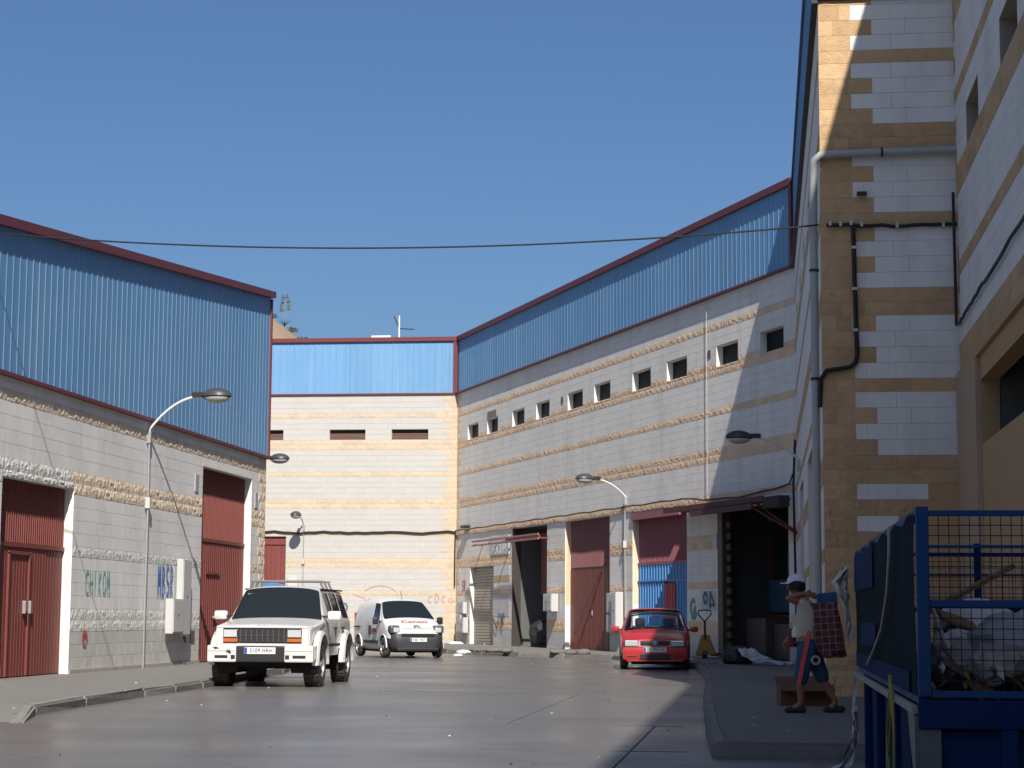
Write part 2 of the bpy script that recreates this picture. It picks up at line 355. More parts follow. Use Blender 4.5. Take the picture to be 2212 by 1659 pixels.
def rows_from(z_start, n_skip, s=1.0, top=10.3):
    """courses of one facade, bottom up; pattern of 4 white, 2 ochre, 4 white, 1 ochre"""
    pat = [('w', .2275)] * 4 + [('d', .2)] * 2 + [('w', .2275)] * 4 + [('s', .19)]
    z = z_start; out = []; i = n_skip
    while z < top - .05:
        t, h = pat[i % 11]; z1 = min(z + h * s, top)
        out.append((z, z1, t, ) if top - z1 > .06 or z1 == top else (z, top, t)); z = out[-1][1]; i += 1
    return out
def rib_profile(w, n, dep=.009):
    p = []; pt = w / n
    for i in range(n):
        x = i * pt; p += [(x, 0), (x + pt * .80, 0), (x + pt * .84, -dep), (x + pt * .96, -dep)]
    return p + [(w, 0)]
def sheet(parent, u, w, n, z0, ztop, m=BLUE, dep=.009, y=0, name='cladding_sheet', th=.02, prof=None):
    """one trapezoidal sheet; ztop is a function of u"""
    p = prof or rib_profile(w, n, dep); mb = MB(); k = len(p)
    v = [(x, yy, z0) for x, yy in p] + [(x, yy, ztop(u + x)) for x, yy in p]
    mb.add(v, [(i, i + 1, k + i + 1, k + i) for i in range(k - 1)])
    back = [(0, th, z0), (w, th, z0), (w, th, ztop(u + w)), (0, th, ztop(u))]
    mb.add(back, [(0, 3, 2, 1)])
    return mb.obj(name, m, parent, (u, y, 0))
def cladding(root, loc, rotz, u0, u1, z0, ztop, y=.0, vis=None):
    fr = link('cladding', None, root, loc, rotz)
    mb = MB(); zt = ztop
    mb.add([(u0, .06, z0), (u1, .06, z0), (u1, .06, ztop(u1)), (u0, .06, ztop(u0)), (u0, .2, z0), (u1, .2, z0), (u1, .2, ztop(u1)), (u0, .2, ztop(u0))],
           [(0, 1, 2, 3), (5, 4, 7, 6), (0, 4, 5, 1), (3, 2, 6, 7), (0, 3, 7, 4), (1, 5, 6, 2)])
    fr2 = mb.obj('cladding', mat('cladding_backing', (.2, .25, .3), .7), root, loc, rotz); bpy.data.objects.remove(fr); fr = fr2
    n = max(1, round((u1 - u0) / 1.18)); w_ = (u1 - u0) / n; flat = None
    for i in range(n):
        sheet(fr, u0 + i * w_, w_, 4, z0, ztop, y=y)
    return fr
def bar(root, name, loc, rotz, pts, y0, y1, h, m):
    """trim following (u, z) points; h below the line"""
    mb = MB()
    for (a, b), (c, d) in zip(pts, pts[1:]):
        mb.add([(a, y0, b - h), (c, y0, d - h), (c, y1, d - h), (a, y1, b - h), (a, y0, b), (c, y0, d), (c, y1, d), (a, y1, b)],
               [(0, 3, 2, 1), (4, 5, 6, 7), (0, 1, 5, 4), (2, 3, 7, 6), (1, 2, 6, 5), (3, 0, 4, 7)])
    return mb.obj(name, m, root, loc, rotz)
def ribbed_panel(parent, name, u0, u1, z0, z1, y, m, pitch=.12, dep=.018, th=.03):
    n = max(1, round((u1 - u0) / pitch)); w_ = u1 - u0
    return sheet(parent, u0, w_, n, z0, lambda u: z1, m, dep, y, name, th)
def boxp(parent, name, m, *dims, b=0, loc=(0, 0, 0), smooth=False):
    return MB().box(*dims, b=b).obj(name, m, parent, loc, 0, smooth)
def room(root, loc, rotz, u0, u1, y0, y1, z0, z1, m=ROOM):
    """inside of an open doorway: floor, side walls, back wall and ceiling"""
    mb = MB(); t = .1
    mb.box(u0 - t, u0, y0, y1, z0, z1); mb.box(u1, u1 + t, y0, y1, z0, z1); mb.box(u0 - t, u1 + t, y1, y1 + t, z0, z1)
    mb.box(u0 - t, u1 + t, y0, y1 + t, z1, z1 + t); mb.box(u0 - t, u1 + t, y0, y1 + t, z0 - .03, z0)
    return mb.obj('room', m, root, loc, rotz)
PEACH = mat('peach_split_block', (.68, .485, .325), .9, var=.32, scale=20, rnd=.12, bump=.7, bscale=26, dirt=(.66, .54, .41), dscale=5, damt=.5)
PALEO = mat('pale_ochre_block', (.48, .39, .285), .9, var=.1, scale=8, rnd=.07, bump=.3, bscale=28, dirt=(.5, .43, .34), dscale=2.5, damt=.4)
ROOFM = mat('roof_sheet', (.25, .27, .29), .7)
def at(u, d, z): return (u, d, z)

# ================================================================== left warehouse (faces the street from the left)
LW = thing('warehouse', 'left warehouse with a sloping maroon roof edge, blue sheet cladding and two red doors', 'warehouse', (-12.5, 0, 0), rad(90))
rL = rows_from(-.064, 0, 1.0375, 5.15)
LO = [(30.9, 34.3, -.1, 3.47), (42.55, 46.8, -.1, 4.53)]
def sL(t, u, z, k):
    if t == 'w':
        if u > 47.45: return ('r', BEIGE)
        if z < .88: return ('s', BLOCKC)
        return ('s', GREYW)
    if t == 's' and z > 4: return ('r', BEIGE)
    if t == 'd' and z > 3: return ('r', ROUGHW if u < 34.3 else BEIGE)
    return ('q', BEIGE if u > 47 else ROUGHW)
wall(LW, (0, 0, 0), 0, 8, 48.15, rL, LO, sL, cap=300, thick=.23, blen=.415, quoin=lambda k: [47.75] if k % 2 else [47.45])
zL = lambda u: 9.40 + (u - 48.2) * .0955
cladding(LW, (0, 0, 0), 0, 8, 48.2, 5.17, zL, y=-.01)
bar(LW, 'roof_trim', (0, 0, 0), 0, [(8, zL(8) + .05), (48.32, zL(48.32) + .05)], -.13, .25, .165, MAROON)
bar(LW, 'base_trim', (0, 0, 0), 0, [(8, 5.195), (48.25, 5.195)], -.10, .02, .065, MAROON)
boxp(LW, 'corner_trim', MAROON, 48.201, 48.29, -.06, .1, 5.197, zL(48.2) - .14)
mb = MB(); mb.box(8, 48.14, 17.8, 18, 0, 8); mb.box(47.9, 48.14, .24, 17.8, 0, 9.2); mb.box(8, 8.2, .24, 17.8, 0, 5.5)
mb.add([(8, .26, zL(8) - .16), (48.2, .26, zL(48.2) - .16), (48.2, 18, zL(48.2) - .16), (8, 18, zL(8) - .16)], [(0, 1, 2, 3)]); mb.obj('roof', ROOFM, LW)
# left door: fixed sheet above, folding leaves with a wicket below
def sheet_door(root, u0, u1, z0, z1, zs, y, m, m2, name='door'):
    d = boxp(root, name, m, u0, u1, y + .035, y + .07, z0, z1)
    ribbed_panel(d, 'upper_panel', u0 + .05, u1 - .05, zs + .04, z1 - .01, y, m, .1)
    boxp(d, 'door_rail', m, u0, u1, y - .03, y + .03, zs - .04, zs + .035)
    return d
d = sheet_door(LW, 30.9, 34.3, .12, 3.46, 2.37, .17, RED, RED)
for a, b in ((30.92, 31.68), (31.70, 32.62), (32.64, 33.42), (33.44, 34.28)): ribbed_panel(d, 'door_leaf', a, b, .14, 2.32, .165 + .012 * (a > 33), RED, .13, .007)
for a in (31.69, 32.63): boxp(d, 'wicket_frame', RED, a - .03, a + .03, .13, .17, .14, 2.24, b=.006)
boxp(d, 'wicket_frame', RED, 31.66, 32.66, .13, .17, 2.2, 2.26, b=.006)
for a in (32.35, 32.6): boxp(d, 'handle', GALV, a, a + .05, .09, .15, 1.2, 1.42, b=.008)
d = sheet_door(LW, 42.55, 46.8, .12, 4.52, 2.9, .18, RED, RED)
for a, b in ((42.57, 44.2), (44.22, 46.78)): ribbed_panel(d, 'door_leaf', a, b, .14, 2.85, .175, RED, .16, .014)
boxp(d, 'wicket_frame', RED, 43.5, 44.6, .14, .175, 2.12, 2.17)
boxp(d, 'handle', GALV, 44.1, 44.35, .10, .15, 1.12, 1.17, b=.008)
boxp(LW, 'lintel', JAMB, 42.55, 46.8, -.004, .18, 4.532, 4.60)
# graffiti
def word(x, z, s, h, letters):
    """crude sprayed capitals from line strokes on a unit grid"""
    G = {'C': [arc(.5, .5, .5, .5, 60, 300)], 'H': [[(0, 0), (0, 1)], [(0, .5), (.7, .5)], [(.7, 0), (.7, 1)]], 'I': [[(.2, 0), (.2, 1)]], 'K': [[(0, 0), (0, 1)], [(.6, 1), (0, .5), (.6, 0)]],
         'O': [arc(.4, .5, .4, .5, 0, 360, 14)], 'M': [[(0, 0), (.1, 1), (.35, .4), (.6, 1), (.7, 0)]], 'B': [[(0, 0), (0, 1)], arc(0, .75, .5, .25, 90, -90), arc(0, .25, .6, .25, 90, -90)],
         'S': [arc(.35, .75, .3, .25, 30, 270), arc(.35, .25, .3, .25, 90, -150)], 'R': [[(0, 0), (0, 1)], arc(0, .72, .5, .28, 90, -90), [(.05, .45), (.55, 0)]],
         'P': [[(0, 0), (0, 1)], arc(0, .7, .55, .3, 90, -90)], 'D': [[(0, 0), (0, 1)], arc(0, .5, .6, .5, 90, -90)], 'a': [arc(.3, .3, .3, .3, 0, 360), [(.6, .6), (.6, .1), (1.1, .2)]], 'c': [arc(.35, .35, .35, .35, 50, 310)]}
    out = []
    for i, ch in enumerate(letters):
        for ln in G[ch]: out.append([(x + i * s + a * s * .82 + .04 * random.uniform(-1, 1) * s, z + b * h + .03 * random.uniform(-1, 1) * h) for a, b in ln])
    return out
strokes('graffiti', word(35.05, 1.58, .24, .42, 'CHIKOM'), .035, GRG, LW)
strokes('graffiti', word(39.42, 1.56, .29, .66, 'MBSR') + word(39.46, 1.6, .29, .58, 'MBSR'), .032, GRB, LW)
strokes('graffiti', [arc(35.1, .75, .12, .13, 0, 300), [(35.0, .65), (35.1, .85), (35.2, .7)]], .05, GRR, LW)
boxp(LW, 'vent_grille', LOUV, 41.84, 42.18, -.012, .02, .58, .85)
for u, z in ((42.05, 3.92), (47.22, 3.84)): boxp(LW, 'sign_plate', mat('faded_plate', (.36, .33, .36), .7, var=.3, scale=9), u - .13, u + .13, -.02, .0, z, z + .38)
boxp(LW, 'skirting', mat('cement_skirting', (.33, .30, .27), .9, var=.25, scale=7, bump=.5), 34.3, 42.55, -.03, -.007, .1, .19)

# ================================================================== end warehouse (closes the street)
BW = thing('warehouse', 'warehouse at the far end of the street, three shuttered slit windows under its blue cladding', 'warehouse', (-30, 78, 0), 0)
RB = rows_from(.0175, 1, 1, 10.22)
bx = lambda x: x + 30
BO = [(bx(-21.05), bx(-19.55), 8.34, 8.77), (bx(-17.61), bx(-16.11), 8.34, 8.77), (bx(-15.02), bx(-13.5), 8.34, 8.77), (bx(-22.6), bx(-19.35), -.1, 4.39)]
BL = 30 - 12.29
def sB(t, u, z, k):
    if u > BL - (.62 if k % 2 else .38): return ('h', PALEO)
    return ('s', SUNW) if t == 'w' else ('h', PALEO)
wall(BW, (0, 0, 0), 0, 0, BL, RB, BO, sB, cap=300, quoin=lambda k: [BL - (.62 if k % 2 else .38)])
cladding(BW, (0, 0, 0), 0, 0, BL - .03, 10.24, lambda u: 12.45)
bar(BW, 'roof_trim', (0, 0, 0), 0, [(0, 12.56), (BL + .05, 12.56)], -.1, .25, .17, MAROON)
bar(BW, 'base_trim', (0, 0, 0), 0, [(0, 10.25), (BL + .02, 10.25)], -.07, .02, .06, MAROON)
boxp(BW, 'corner_trim', MAROON, BL - .19, BL - .02, -.08, .0, 10.256, 12.385)
MB().box(0, BL, .26, 20, 12.2, 12.35).box(0, BL, 19.8, 20, 0, 12.2).box(0, .2, .26, 19.8, 0, 12.2).box(BL - .2, BL - .002, .26, 19.8, 0, 12.2).obj('roof', ROOFM, BW)
for a, b, c, d_ in BO[:3]:
    f = boxp(BW, 'window', DARK, a, b, .17, .23, c, d_)
    for i in range(5): boxp(f, 'slat', LOUV, a + .01, b - .01, .10, .135, c + .012 + i * .055, c + .05 + i * .055)
a, b, c, d_ = BO[3]
f = boxp(BW, 'door', RED, a, b, .19, .23, .05, d_); ribbed_panel(f, 'door_leaf', a + .02, b - .02, .08, 4.05, .15, RED, .2, .015)
boxp(f, 'door_rail', RED, a, b, .10, .18, 4.06, 4.38)
strokes('graffiti', word(bx(-16.98), 1.1, .5, .62, 'P'), .07, GRK, BW)
strokes('graffiti', word(bx(-13.42), 1.72, .28, .36, 'cDca'), .03, mat('faded_red_spray', (.44, .2, .19), .8), BW)
strokes('graffiti', [arc(bx(-15.4), 1.9, .75, .5, 150, 10, 14), [(bx(-16.5), 2.05), (bx(-16.05), 1.9), (bx(-15.95), 1.75), (bx(-15.8), 1.92)]], .022, mat('faded_red_spray', (0, 0, 0)), BW)
boxp(BW, 'meter_box', mat('cream_meter_box', (.5, .47, .42), .7), bx(-19.2), bx(-18.8), -.14, -.008, 2.35, 2.7, b=.01)

# ================================================================== middle warehouse (oblique, with the row of doors)
RLEN = 30.94; RROT = math.atan2(-.905, .4255); RX, RY = .87 - .4255 * RLEN, 50 + .905 * RLEN
MW = thing('warehouse', 'long oblique warehouse with ten small square windows above a row of tall doors', 'warehouse', (RX, RY, 0), RROT)
S = lambda s: RLEN - s
WIN = [(28.0, 29.45), (25.44, 26.81), (22.22, 23.64), (19.4, 20.86), (15.98, 17.48), (13.38, 14.86), (9.9, 11.42), (7.08, 8.62), (3.52, 4.97), (.67, 2.11)]
DOORS = [(25.85, 28.95, 3.11), (19.6, 23.5, 4.42), (13.43, 17.7, 4.42), (7.15, 11.43, 4.42), (.5, 4.88, 4.2)]
RO = [(S(b), S(a), 8.2, 8.77) for a, b in WIN] + [(S(b), S(a), -.1, z) for a, b, z in DOORS]
def sR(t, u, z, k):
    if u < (.5 if k % 2 else .28): return ('h', PEACH)
    if t == 'w': return ('s', BLOCKC if z < .7 else WHITE)
    return ('q', PEACH)
wall(MW, (0, 0, 0), 0, 0, RLEN, RB, RO, sR, cap=300, quoin=lambda k: [.5 if k % 2 else .28])
cladding(MW, (0, 0, 0), 0, .03, RLEN, 10.24, lambda u: 12.45)
bar(MW, 'roof_trim', (0, 0, 0), 0, [(-.05, 12.56), (RLEN - .02, 12.56)], -.1, .25, .19, MAROON)
bar(MW, 'base_trim', (0, 0, 0), 0, [(.0, 10.25), (RLEN - .02, 10.25)], -.12, .02, .06, MAROON)
boxp(MW, 'corner_trim', MAROON, RLEN - .16, RLEN - .015, -.08, .0, 10.256, 12.365)
MB().box(0, RLEN, .26, 20, 12.2, 12.35).box(0, RLEN, 19.8, 20, 0, 12.2).box(0, .2, .3, 19.8, 0, 12.2).box(RLEN - .3, RLEN - .2, 2, 19.8, 0, 12.2).obj('roof', ROOFM, MW)
for i, (a, b) in enumerate(WIN):
    f = boxp(MW, 'window', DARK, S(b), S(a), .2, .235, 8.2, 8.77)
    boxp(f, 'pane', GLASSD, S(b) + .04, S(a) - .04, .185, .199, 8.24, 8.73)
boxp(MW, 'concrete_patch', mat('cement_patch', (.22, .17, .14), .9), S(26.75), S(25.6), -.02, .0, 8.80, 9.05)
for s in (18.05, 5.46): boxp(MW, 'vent_grille', LOUV, S(s) - .1, S(s) + .1, -.015, .0, 8.5, 8.73)
# rolling shutter
a, b, z = DOORS[0]
f = boxp(MW, 'roller_shutter', SHUT, S(b), S(a), .21, .235, .1, z)
for i in range(26):
    zz = .12 + i * .113; MB().box(S(b) + .01, S(a) - .01, .165, .2, zz, zz + .10, b=.014).obj('slat', SHUT, f)
# open door 1 with a dark store behind
a, b, z = DOORS[1]
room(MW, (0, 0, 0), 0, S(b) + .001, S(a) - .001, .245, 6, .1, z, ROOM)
boxp(MW, 'hanging_panel', mat('dark_red_curtain', (.15, .02, .022), .7), S(22.0), S(19.7), .6, .66, 1.95, 4.2)
boxp(MW, 'stack', mat('grey_pallet_wrap', (.22, .23, .24), .5, var=.2, scale=3), S(22.4), S(19.9), 1.6, 2.6, .1, 1.9, b=.05)
boxp(MW, 'door_frame', mat('dark_steel_frame', (.04, .03, .028), .6), S(23.5) + .001, S(23.5) + .05, -.02, .3, .1, 4.4)
# sliding door rail above it
t = link('sliding_rail', None, MW); rl = MB(); rl.box(S(27.4), S(19.4), -.42, -.36, 4.02, 4.09, b=.01).box(S(27.4), S(19.4), -.42, -.36, 3.87, 3.93, b=.01).box(S(23.3), S(19.4), -.355, -.33, 3.93, 4.02)
ro = rl.obj('sliding_rail', mat('red_rail', (.33, .11, .105), .55, var=.15), MW); bpy.data.objects.remove(t)
for s in (27.3, 25.4, 23.6, 19.55): boxp(ro, 'bracket', MAROON, S(s) - .03, S(s) + .03, -.36, -.004, 3.9, 3.96)
# doors 2 and 3
a, b, z = DOORS[2]
f = sheet_door(MW, S(b), S(a), .1, z, 2.8, .19, mat('brown_maroon_panel', (.21, .085, .082), .6, var=.15, streak=(5, .5, (.30, .14, .14))), RED)
ribbed_panel(f, 'door_leaf', S(b) + .02, S(a) - .02, .12, 2.76, .185, RED, .5, .012)
bpy.data.objects.remove(next(c for c in f.children if c.name.startswith('door_rail')))
boxp(f, 'lock', GALV, S(15.5) - .05, S(15.5) + .05, .15, .175, 1.25, 1.4, b=.01)
MB().tube([(S(16.8), .172, .3), (S(14.6), .172, 2.7)], .012, 6).obj('brace', MAROON, f)
a, b, z = DOORS[3]
f = sheet_door(MW, S(b), S(a), .1, z, 2.83, .19, REDP, REDP)
boxp(f, 'lintel_rail', REDP, S(b) - .02, S(7.6), -.06, .1, 4.18, 4.4)
ribbed_panel(f, 'door_leaf', S(b) + .02, S(a) - .02, 2.32, 2.79, .185, BLUED, .22, .025)
ribbed_panel(f, 'door_leaf', S(b) + .02, S(9.3), .12, 2.27, .185, BLUED, .22, .025)
ribbed_panel(f, 'door_leaf', S(8.4), S(a) - .02, .12, 2.27, .185, BLUED, .22, .025)
boxp(f, 'door_rail', BLUED, S(b) + .02, S(a) - .02, .15, .2, 2.275, 2.315)
ribbed_panel(f, 'wicket_door', S(9.28), S(8.42), .12, 2.2, .17, REDSM, .2, .02)
for dr in (2, 3):
    a, b, z = DOORS[dr]; boxp(MW, 'jamb_stain', JAMBO, S(b) + .001, S(b) + .004, .02, .18, 1.6, 4.4)
# door 4: wide open store with goods
a, b, z = DOORS[4]
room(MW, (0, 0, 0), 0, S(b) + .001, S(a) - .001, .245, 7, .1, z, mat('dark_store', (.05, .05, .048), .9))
boxp(MW, 'door_frame', mat('brown_steel', (.07, .045, .035), .6), S(4.87), S(4.55), -.05, .2, .13, 4.1)
for i in range(12): boxp(MW, 'door_frame_rung', mat('brass_strip', (.085, .072, .05), .7), S(4.50), S(4.28), .05, .12, .35 + i * .3, .52 + i * .3)
# canopy over door 4
c = boxp(MW, 'canopy', mat('canopy_maroon', (.075, .024, .024), .7, var=.15), S(7.0), S(.35), -.75, -.006, 4.21, 4.27)
boxp(c, 'canopy_fascia', mat('canopy_maroon', (0, 0, 0)), S(7.0), S(.35), -.80, -.755, 4.16, 4.30)
boxp(c, 'canopy_fascia', mat('canopy_maroon', (0, 0, 0)), S(4.9), S(.9), -.86, -.81, 3.98, 4.13)
boxp(c, 'beam', DARK, S(.35) + .002, S(-.6), -.8, -.5, 3.98, 4.26)
for yy in (-.75, -.45): MB().tube([(S(1.4), yy, 4.15), (S(-.35), yy * .2, 3.3)], .03, 6).obj('brace', MAROON, c)
MB().tube([(S(.5), -.6, 3.75), (S(.5), -.45, 3.62)], .02, 6).obj('brace', MAROON, c)
# sign and posters
sg = boxp(MW, 'shop_sign', mat('pale_sign', (.50, .52, .52), .7, var=.15), S(26.2), S(23.9), -.03, -.006, 3.5, 4.2)
lettering('OCUP', .52, mat('sign_white', (.72, .72, .70), .7), sg, (S(25.05), -.034, 3.69), sx=1.15)
sp = boxp(MW, 'poster', PAPER, S(25.8), S(23.85), -.012, -.006, 2.72, 3.08)
boxp(MW, 'painted_sign', mat('ochre_sign', (.50, .34, .17), .8), S(25.85), S(23.85), -.010, -.006, 2.5, 2.715)
boxp(MW, 'poster', mat('torn_poster', (.52, .50, .50), .8, var=.2, scale=12, dirt=(.25, .24, .25), dscale=5, damt=.6), S(25.9), S(23.85), -.010, -.006, 1.2, 2.0)
strokes('graffiti', [[(S(25.7), 1.1), (S(25.2), .75), (S(25.0), 1.25)], [(S(24.9), 1.3), (S(24.6), .95), (S(24.4), 1.3)], arc(S(24.55), 1.05, .1, .2, 0, 360)], .09, GRK, MW, -.06)
strokes('graffiti', word(S(30.0), 2.2, .3, .4, 'SR'), .05, GRR, MW)
boxp(MW, 'poster', mat('torn_poster', (0, 0, 0)), S(6.1), S(5.1), -.012, -.006, 1.4, 1.95)
strokes('graffiti', [arc(S(5.8), 1.75, .12, .14, 0, 360), [(S(5.5), 1.5), (S(5.45), 1.9), (S(5.2), 1.6)], [(S(5.4), 1.55), (S(5.2), 1.55)]], .09, GRK, MW, -.02)
strokes('graffiti', [arc(S(6.7), 1.5, .16, .2, 40, 360), arc(S(6.65), 1.3, .15, .12, 90, -150)], .09, mat('teal_spray', (.1, .28, .33), .8), MW, -.02)
boxp(MW, 'notice_strip', PAPER, S(5.2), S(4.95), -.02, -.046, 3.1, 3.5)
boxp(MW, 'floodlight', BLACK, S(29.6), S(28.9), -.25, -.03, 4.66, 4.78, b=.03)

# ================================================================== right warehouse (corner pier, side walls in shade)
EW = thing('warehouse', 'tall shaded warehouse on the right with a striped block corner and dark open window', 'warehouse', (.87, 28, 0), 0)
rC = rows_from(.0175, 1, 1, 10.2)
CW = 1.93
def qC(k): return .46 if k % 2 else .76
def sC(t, u, z, k):
    if z < 3.11:
        if 2.88 < z < 3.11 and .46 < u < 1.29: return ('s', GREYW)
        if 2.42 < z < 2.66 and .46 < u < 1.0: return ('s', GREYW)
        return ('r' if u < 1.1 else 's', OCHRE if u < 1.1 else PLASTER)
    if t != 'w': return ('h', OCHRE)
    return ('h', OCHRE) if u < qC(k) else ('s', GREYW)
wall(EW, (0, 0, 0), 0, 0, CW, rC, [], sC, cap=300, blen=.415, quoin=lambda k: [qC(k), .3] if k % 2 else [qC(k), .2])
# street wall in front of the pier, towards the camera
rE = rows_from(4.67, 4, 1.05, 13.9)
EO = [(1.5, 3.0, 7.62, 8.2), (5.3, 6.9, 7.62, 8.2), (9.1, 10.7, 7.62, 8.2)]
wall(EW, (CW, 0, 0), rad(-90), 0, 56, rE, EO, lambda t, u, z, k: ('s', GREYW) if t == 'w' and u > (.28 if k % 2 else .12) else ('h', OCHRE), cap=0, blen=.415, jamb=mat('shade_painted_reveal', (.33, .29, .25), .9))  # reveals coloured darker to stand in for shade in the window openings
for a, b, c, d_ in EO: boxp(EW, 'window', DARK, CW + .2, CW + .235, -b, -a, c, d_)
# plastered lower storey with the dark opening
pw = MB()
for a, b, c, d_ in ((0, 2.5, 0, 4.58), (2.5, 9.5, 0, 3.44), (2.5, 9.5, 4.28, 4.58), (9.5, 56, 0, 4.58)): pw.box(CW + .01, CW + .24, -b, -a, c, d_)
po = pw.obj('plaster_wall', PLASTER, EW)
boxp(EW, 'ledge', PLASTER, CW - .05, CW + .03, -56, -.02, 4.585, 4.665)
boxp(EW, 'pilaster', mat('pinkish_plaster', (.42, .30, .21), .9, var=.06), CW - .06, CW + .008, -2.48, -.02, .1, 4.583)
boxp(EW, 'reveal', mat('grey_render', (.2, .19, .17), .9), CW + .25, CW + .9, -9.5, -9.4, 3.3, 4.4)
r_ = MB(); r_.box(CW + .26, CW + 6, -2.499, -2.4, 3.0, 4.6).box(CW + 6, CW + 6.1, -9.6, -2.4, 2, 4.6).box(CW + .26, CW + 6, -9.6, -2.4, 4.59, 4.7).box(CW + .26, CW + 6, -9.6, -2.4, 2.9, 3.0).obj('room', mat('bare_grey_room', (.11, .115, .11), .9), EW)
strokes('graffiti', [], .1, GRK, EW) if 0 else None
# wall running on from the pier towards the middle warehouse
def sD(t, u, z, k): return ('s', GREYW) if t == 'w' else ('h', OCHRE)
DO = [(u, u + 1.5, 8.2, 8.77) for u in (2.2, 6.2, 10.2, 14.2)] + [(4, 8, -.1, 4.2), (12, 16, -.1, 4.2)]
wall(EW, (0, 22.0, 0), rad(-90), 0, 21.98, rC, DO, sD, cap=0)
for a, b, c, d_ in DO: boxp(EW, 'window' if c > 5 else 'door', DARK if c > 5 else RED, .2, .235, 22 - b, 22 - a, c, d_)
cladding(EW, (0, 22.0, 0), rad(-90), 0, 22.0, 10.24, lambda u: 12.45)
bar(EW, 'roof_trim', (0, 22.0, 0), rad(-90), [(.02, 12.56), (22.1, 12.56)], -.06, .25, .12, mat('dark_blue_trim', (.04, .08, .16), .5))
bar(EW, 'base_trim', (0, 22.0, 0), rad(-90), [(.02, 10.25), (22.03, 10.25)], -.09, .02, .10, mat('dark_trim', (.03, .02, .025), .6))
cladding(EW, (0, 0, 0), 0, 0, CW, 10.24, lambda u: 12.45 + u * .95)
boxp(EW, 'base_trim', mat('dark_trim', (0, 0, 0)), 0, CW, -.06, .02, 10.19, 10.25)
mb = MB(); mb.box(.3, 16, .3, 22, 12.2, 12.3); mb.box(CW + .25, 16, -56, -.0, 14.3, 14.5); mb.box(15.8, 16, -56, 22, 0, 12.2); mb.box(CW + .25, 16, -56, -55.8, 0, 14.3); mb.box(CW + .01, 16, -.002, .2, 12.3, 14.4)
mb.box(CW, CW + .24, -56, -.002, 13.91, 14.5); mb.obj('roof', ROOFM, EW)
boxp(EW, 'bracket', BLACK, .52, .66, -.12, 0, 7.27, 7.31)

# unseen shed added behind the camera to cut skylight on the shaded walls
SHADE_SHED = thing('warehouse', 'unseen grey shed added behind the viewer to cut the skylight', 'warehouse', (-30, -22, 0), 0)
MB().box(0, 32.7, -10, 0, 0, 9).obj('wall', mat('shed_grey', (.38, .37, .35), .9), SHADE_SHED)
# ================================================================== street lamps on wall brackets
def lamp_head(parent, p, dirv, length=.62, wid=.46):
    """flattened oval housing with a bulging lens below; p is the neck end"""
    d = Vector(dirv).normalized(); a = math.atan2(d.y, d.x)
    h = MB(); n, k = 20, 5
    def dome(sz, r0=1):
        v, f = [], []
        for i in range(k + 1):
            t = i / k * math.pi / 2
            for j in range(n):
                q = 2 * math.pi * j / n; r = math.cos(t) * r0
                taper = 1 - .22 * max(0, -math.cos(q))
                v.append((length / 2 + r * math.cos(q) * length / 2, r * math.sin(q) * wid / 2 * taper, sz * math.sin(t)))
        for i in range(k):
            f += [(i * n + j, i * n + (j + 1) % n, (i + 1) * n + (j + 1) % n, (i + 1) * n + j) for j in range(n)]
        return v, f
    v, f = dome(.17); h.add(v, f); v, f = dome(-.03); h.add([(x, y, z - .001) for x, y, z in v], f)
    ho = h.obj('lamp_head', LAMPG, parent, p, a, True)
    l = MB(); v, f = dome(-.12, .9); l.add([(x, y, z - .025) for x, y, z in v], f); l.obj('lens', LAMPL, ho, (0, 0, 0), 0, True)
    boxp(ho, 'neck', BLACK, -.2, .06, -.06, .06, -.01, .09, b=.015)
    boxp(ho, 'hinge', BLACK, .0, .12, -.05, .05, -.03, .03, b=.01)
    return ho
LAMPGROUP = 'street lamps on wall brackets'
def wall_lamp(label, base, neck, out, conduit=0, seg=8, thick=.028):
    b = Vector(base); nk = Vector(neck); t = thing('street_lamp', label, 'street lamp', base, 0, LAMPGROUP); q = nk - b
    pts = []
    for i in range(seg + 1):
        s = i / seg; pts.append((q.x * s, q.y * s, q.z * (1 - (1 - s) ** 2.1)))
    MB().tube(pts, thick, 8).obj('arm', mat('lamp_arm_paint', (.55, .55, .54), .5, var=.1), t, smooth=True)
    ln = math.hypot(out[0], out[1]); o = Vector((out[0] / ln, out[1] / ln, 0))
    mb = MB(); mb.box(-.04, .04, -.04, .04, -.22, .04, b=.01); mb.obj('wall_plate', GALV, t, (o.x * .045, o.y * .045, 0), math.atan2(o.y, o.x))
    lamp_head(t, q, (q.x, q.y, 0))
    if conduit:
        c = MB().tube([(o.x * .05, o.y * .05, -.1), (o.x * .06, o.y * .06, -conduit * .3), (o.x * .05, o.y * .05, -conduit)], .022, 6).obj('conduit', GALV, t)
        boxp(c, 'junction_box', BOXW, o.x * .06 - .05, o.x * .06 + .05, o.y * .06 - .05, o.y * .06 + .05, -1.55, -1.33)
    return t
wall_lamp('grey lamp with a curved arm on the left warehouse wall, casting a long diagonal shadow', (-12.5, 38.47, 4.9), (-11.36, 38.47, 5.64), (1, 0), 4.8)
wall_lamp('grey lamp standing out from the sunlit end warehouse, its round shadow below it', (-18.6, 78, 4.82), (-18.66, 77.2, 5.2), (0, -1), 3.4)
n_ = Vector((-.905, -.4255, 0)); rp = Vector((.87 - .4255 * 11.94, 50 + .905 * 11.94, 4.9))
wall_lamp('grey lamp on the oblique warehouse between two tall maroon doors', rp, rp + n_ * 1.08 + Vector((0, 0, .56)), n_, 3.7)
wall_lamp('grey lamp in shade on the wall beside the canopied dark doorway', (.87, 45.0, 4.78), (-.22, 45.0, 5.33), (-1, 0), 0)
t = thing('street_lamp', 'grey lamp head showing just past the corner of the left warehouse', 'street lamp', (-15.6, 57.5, 0), 0, LAMPGROUP)
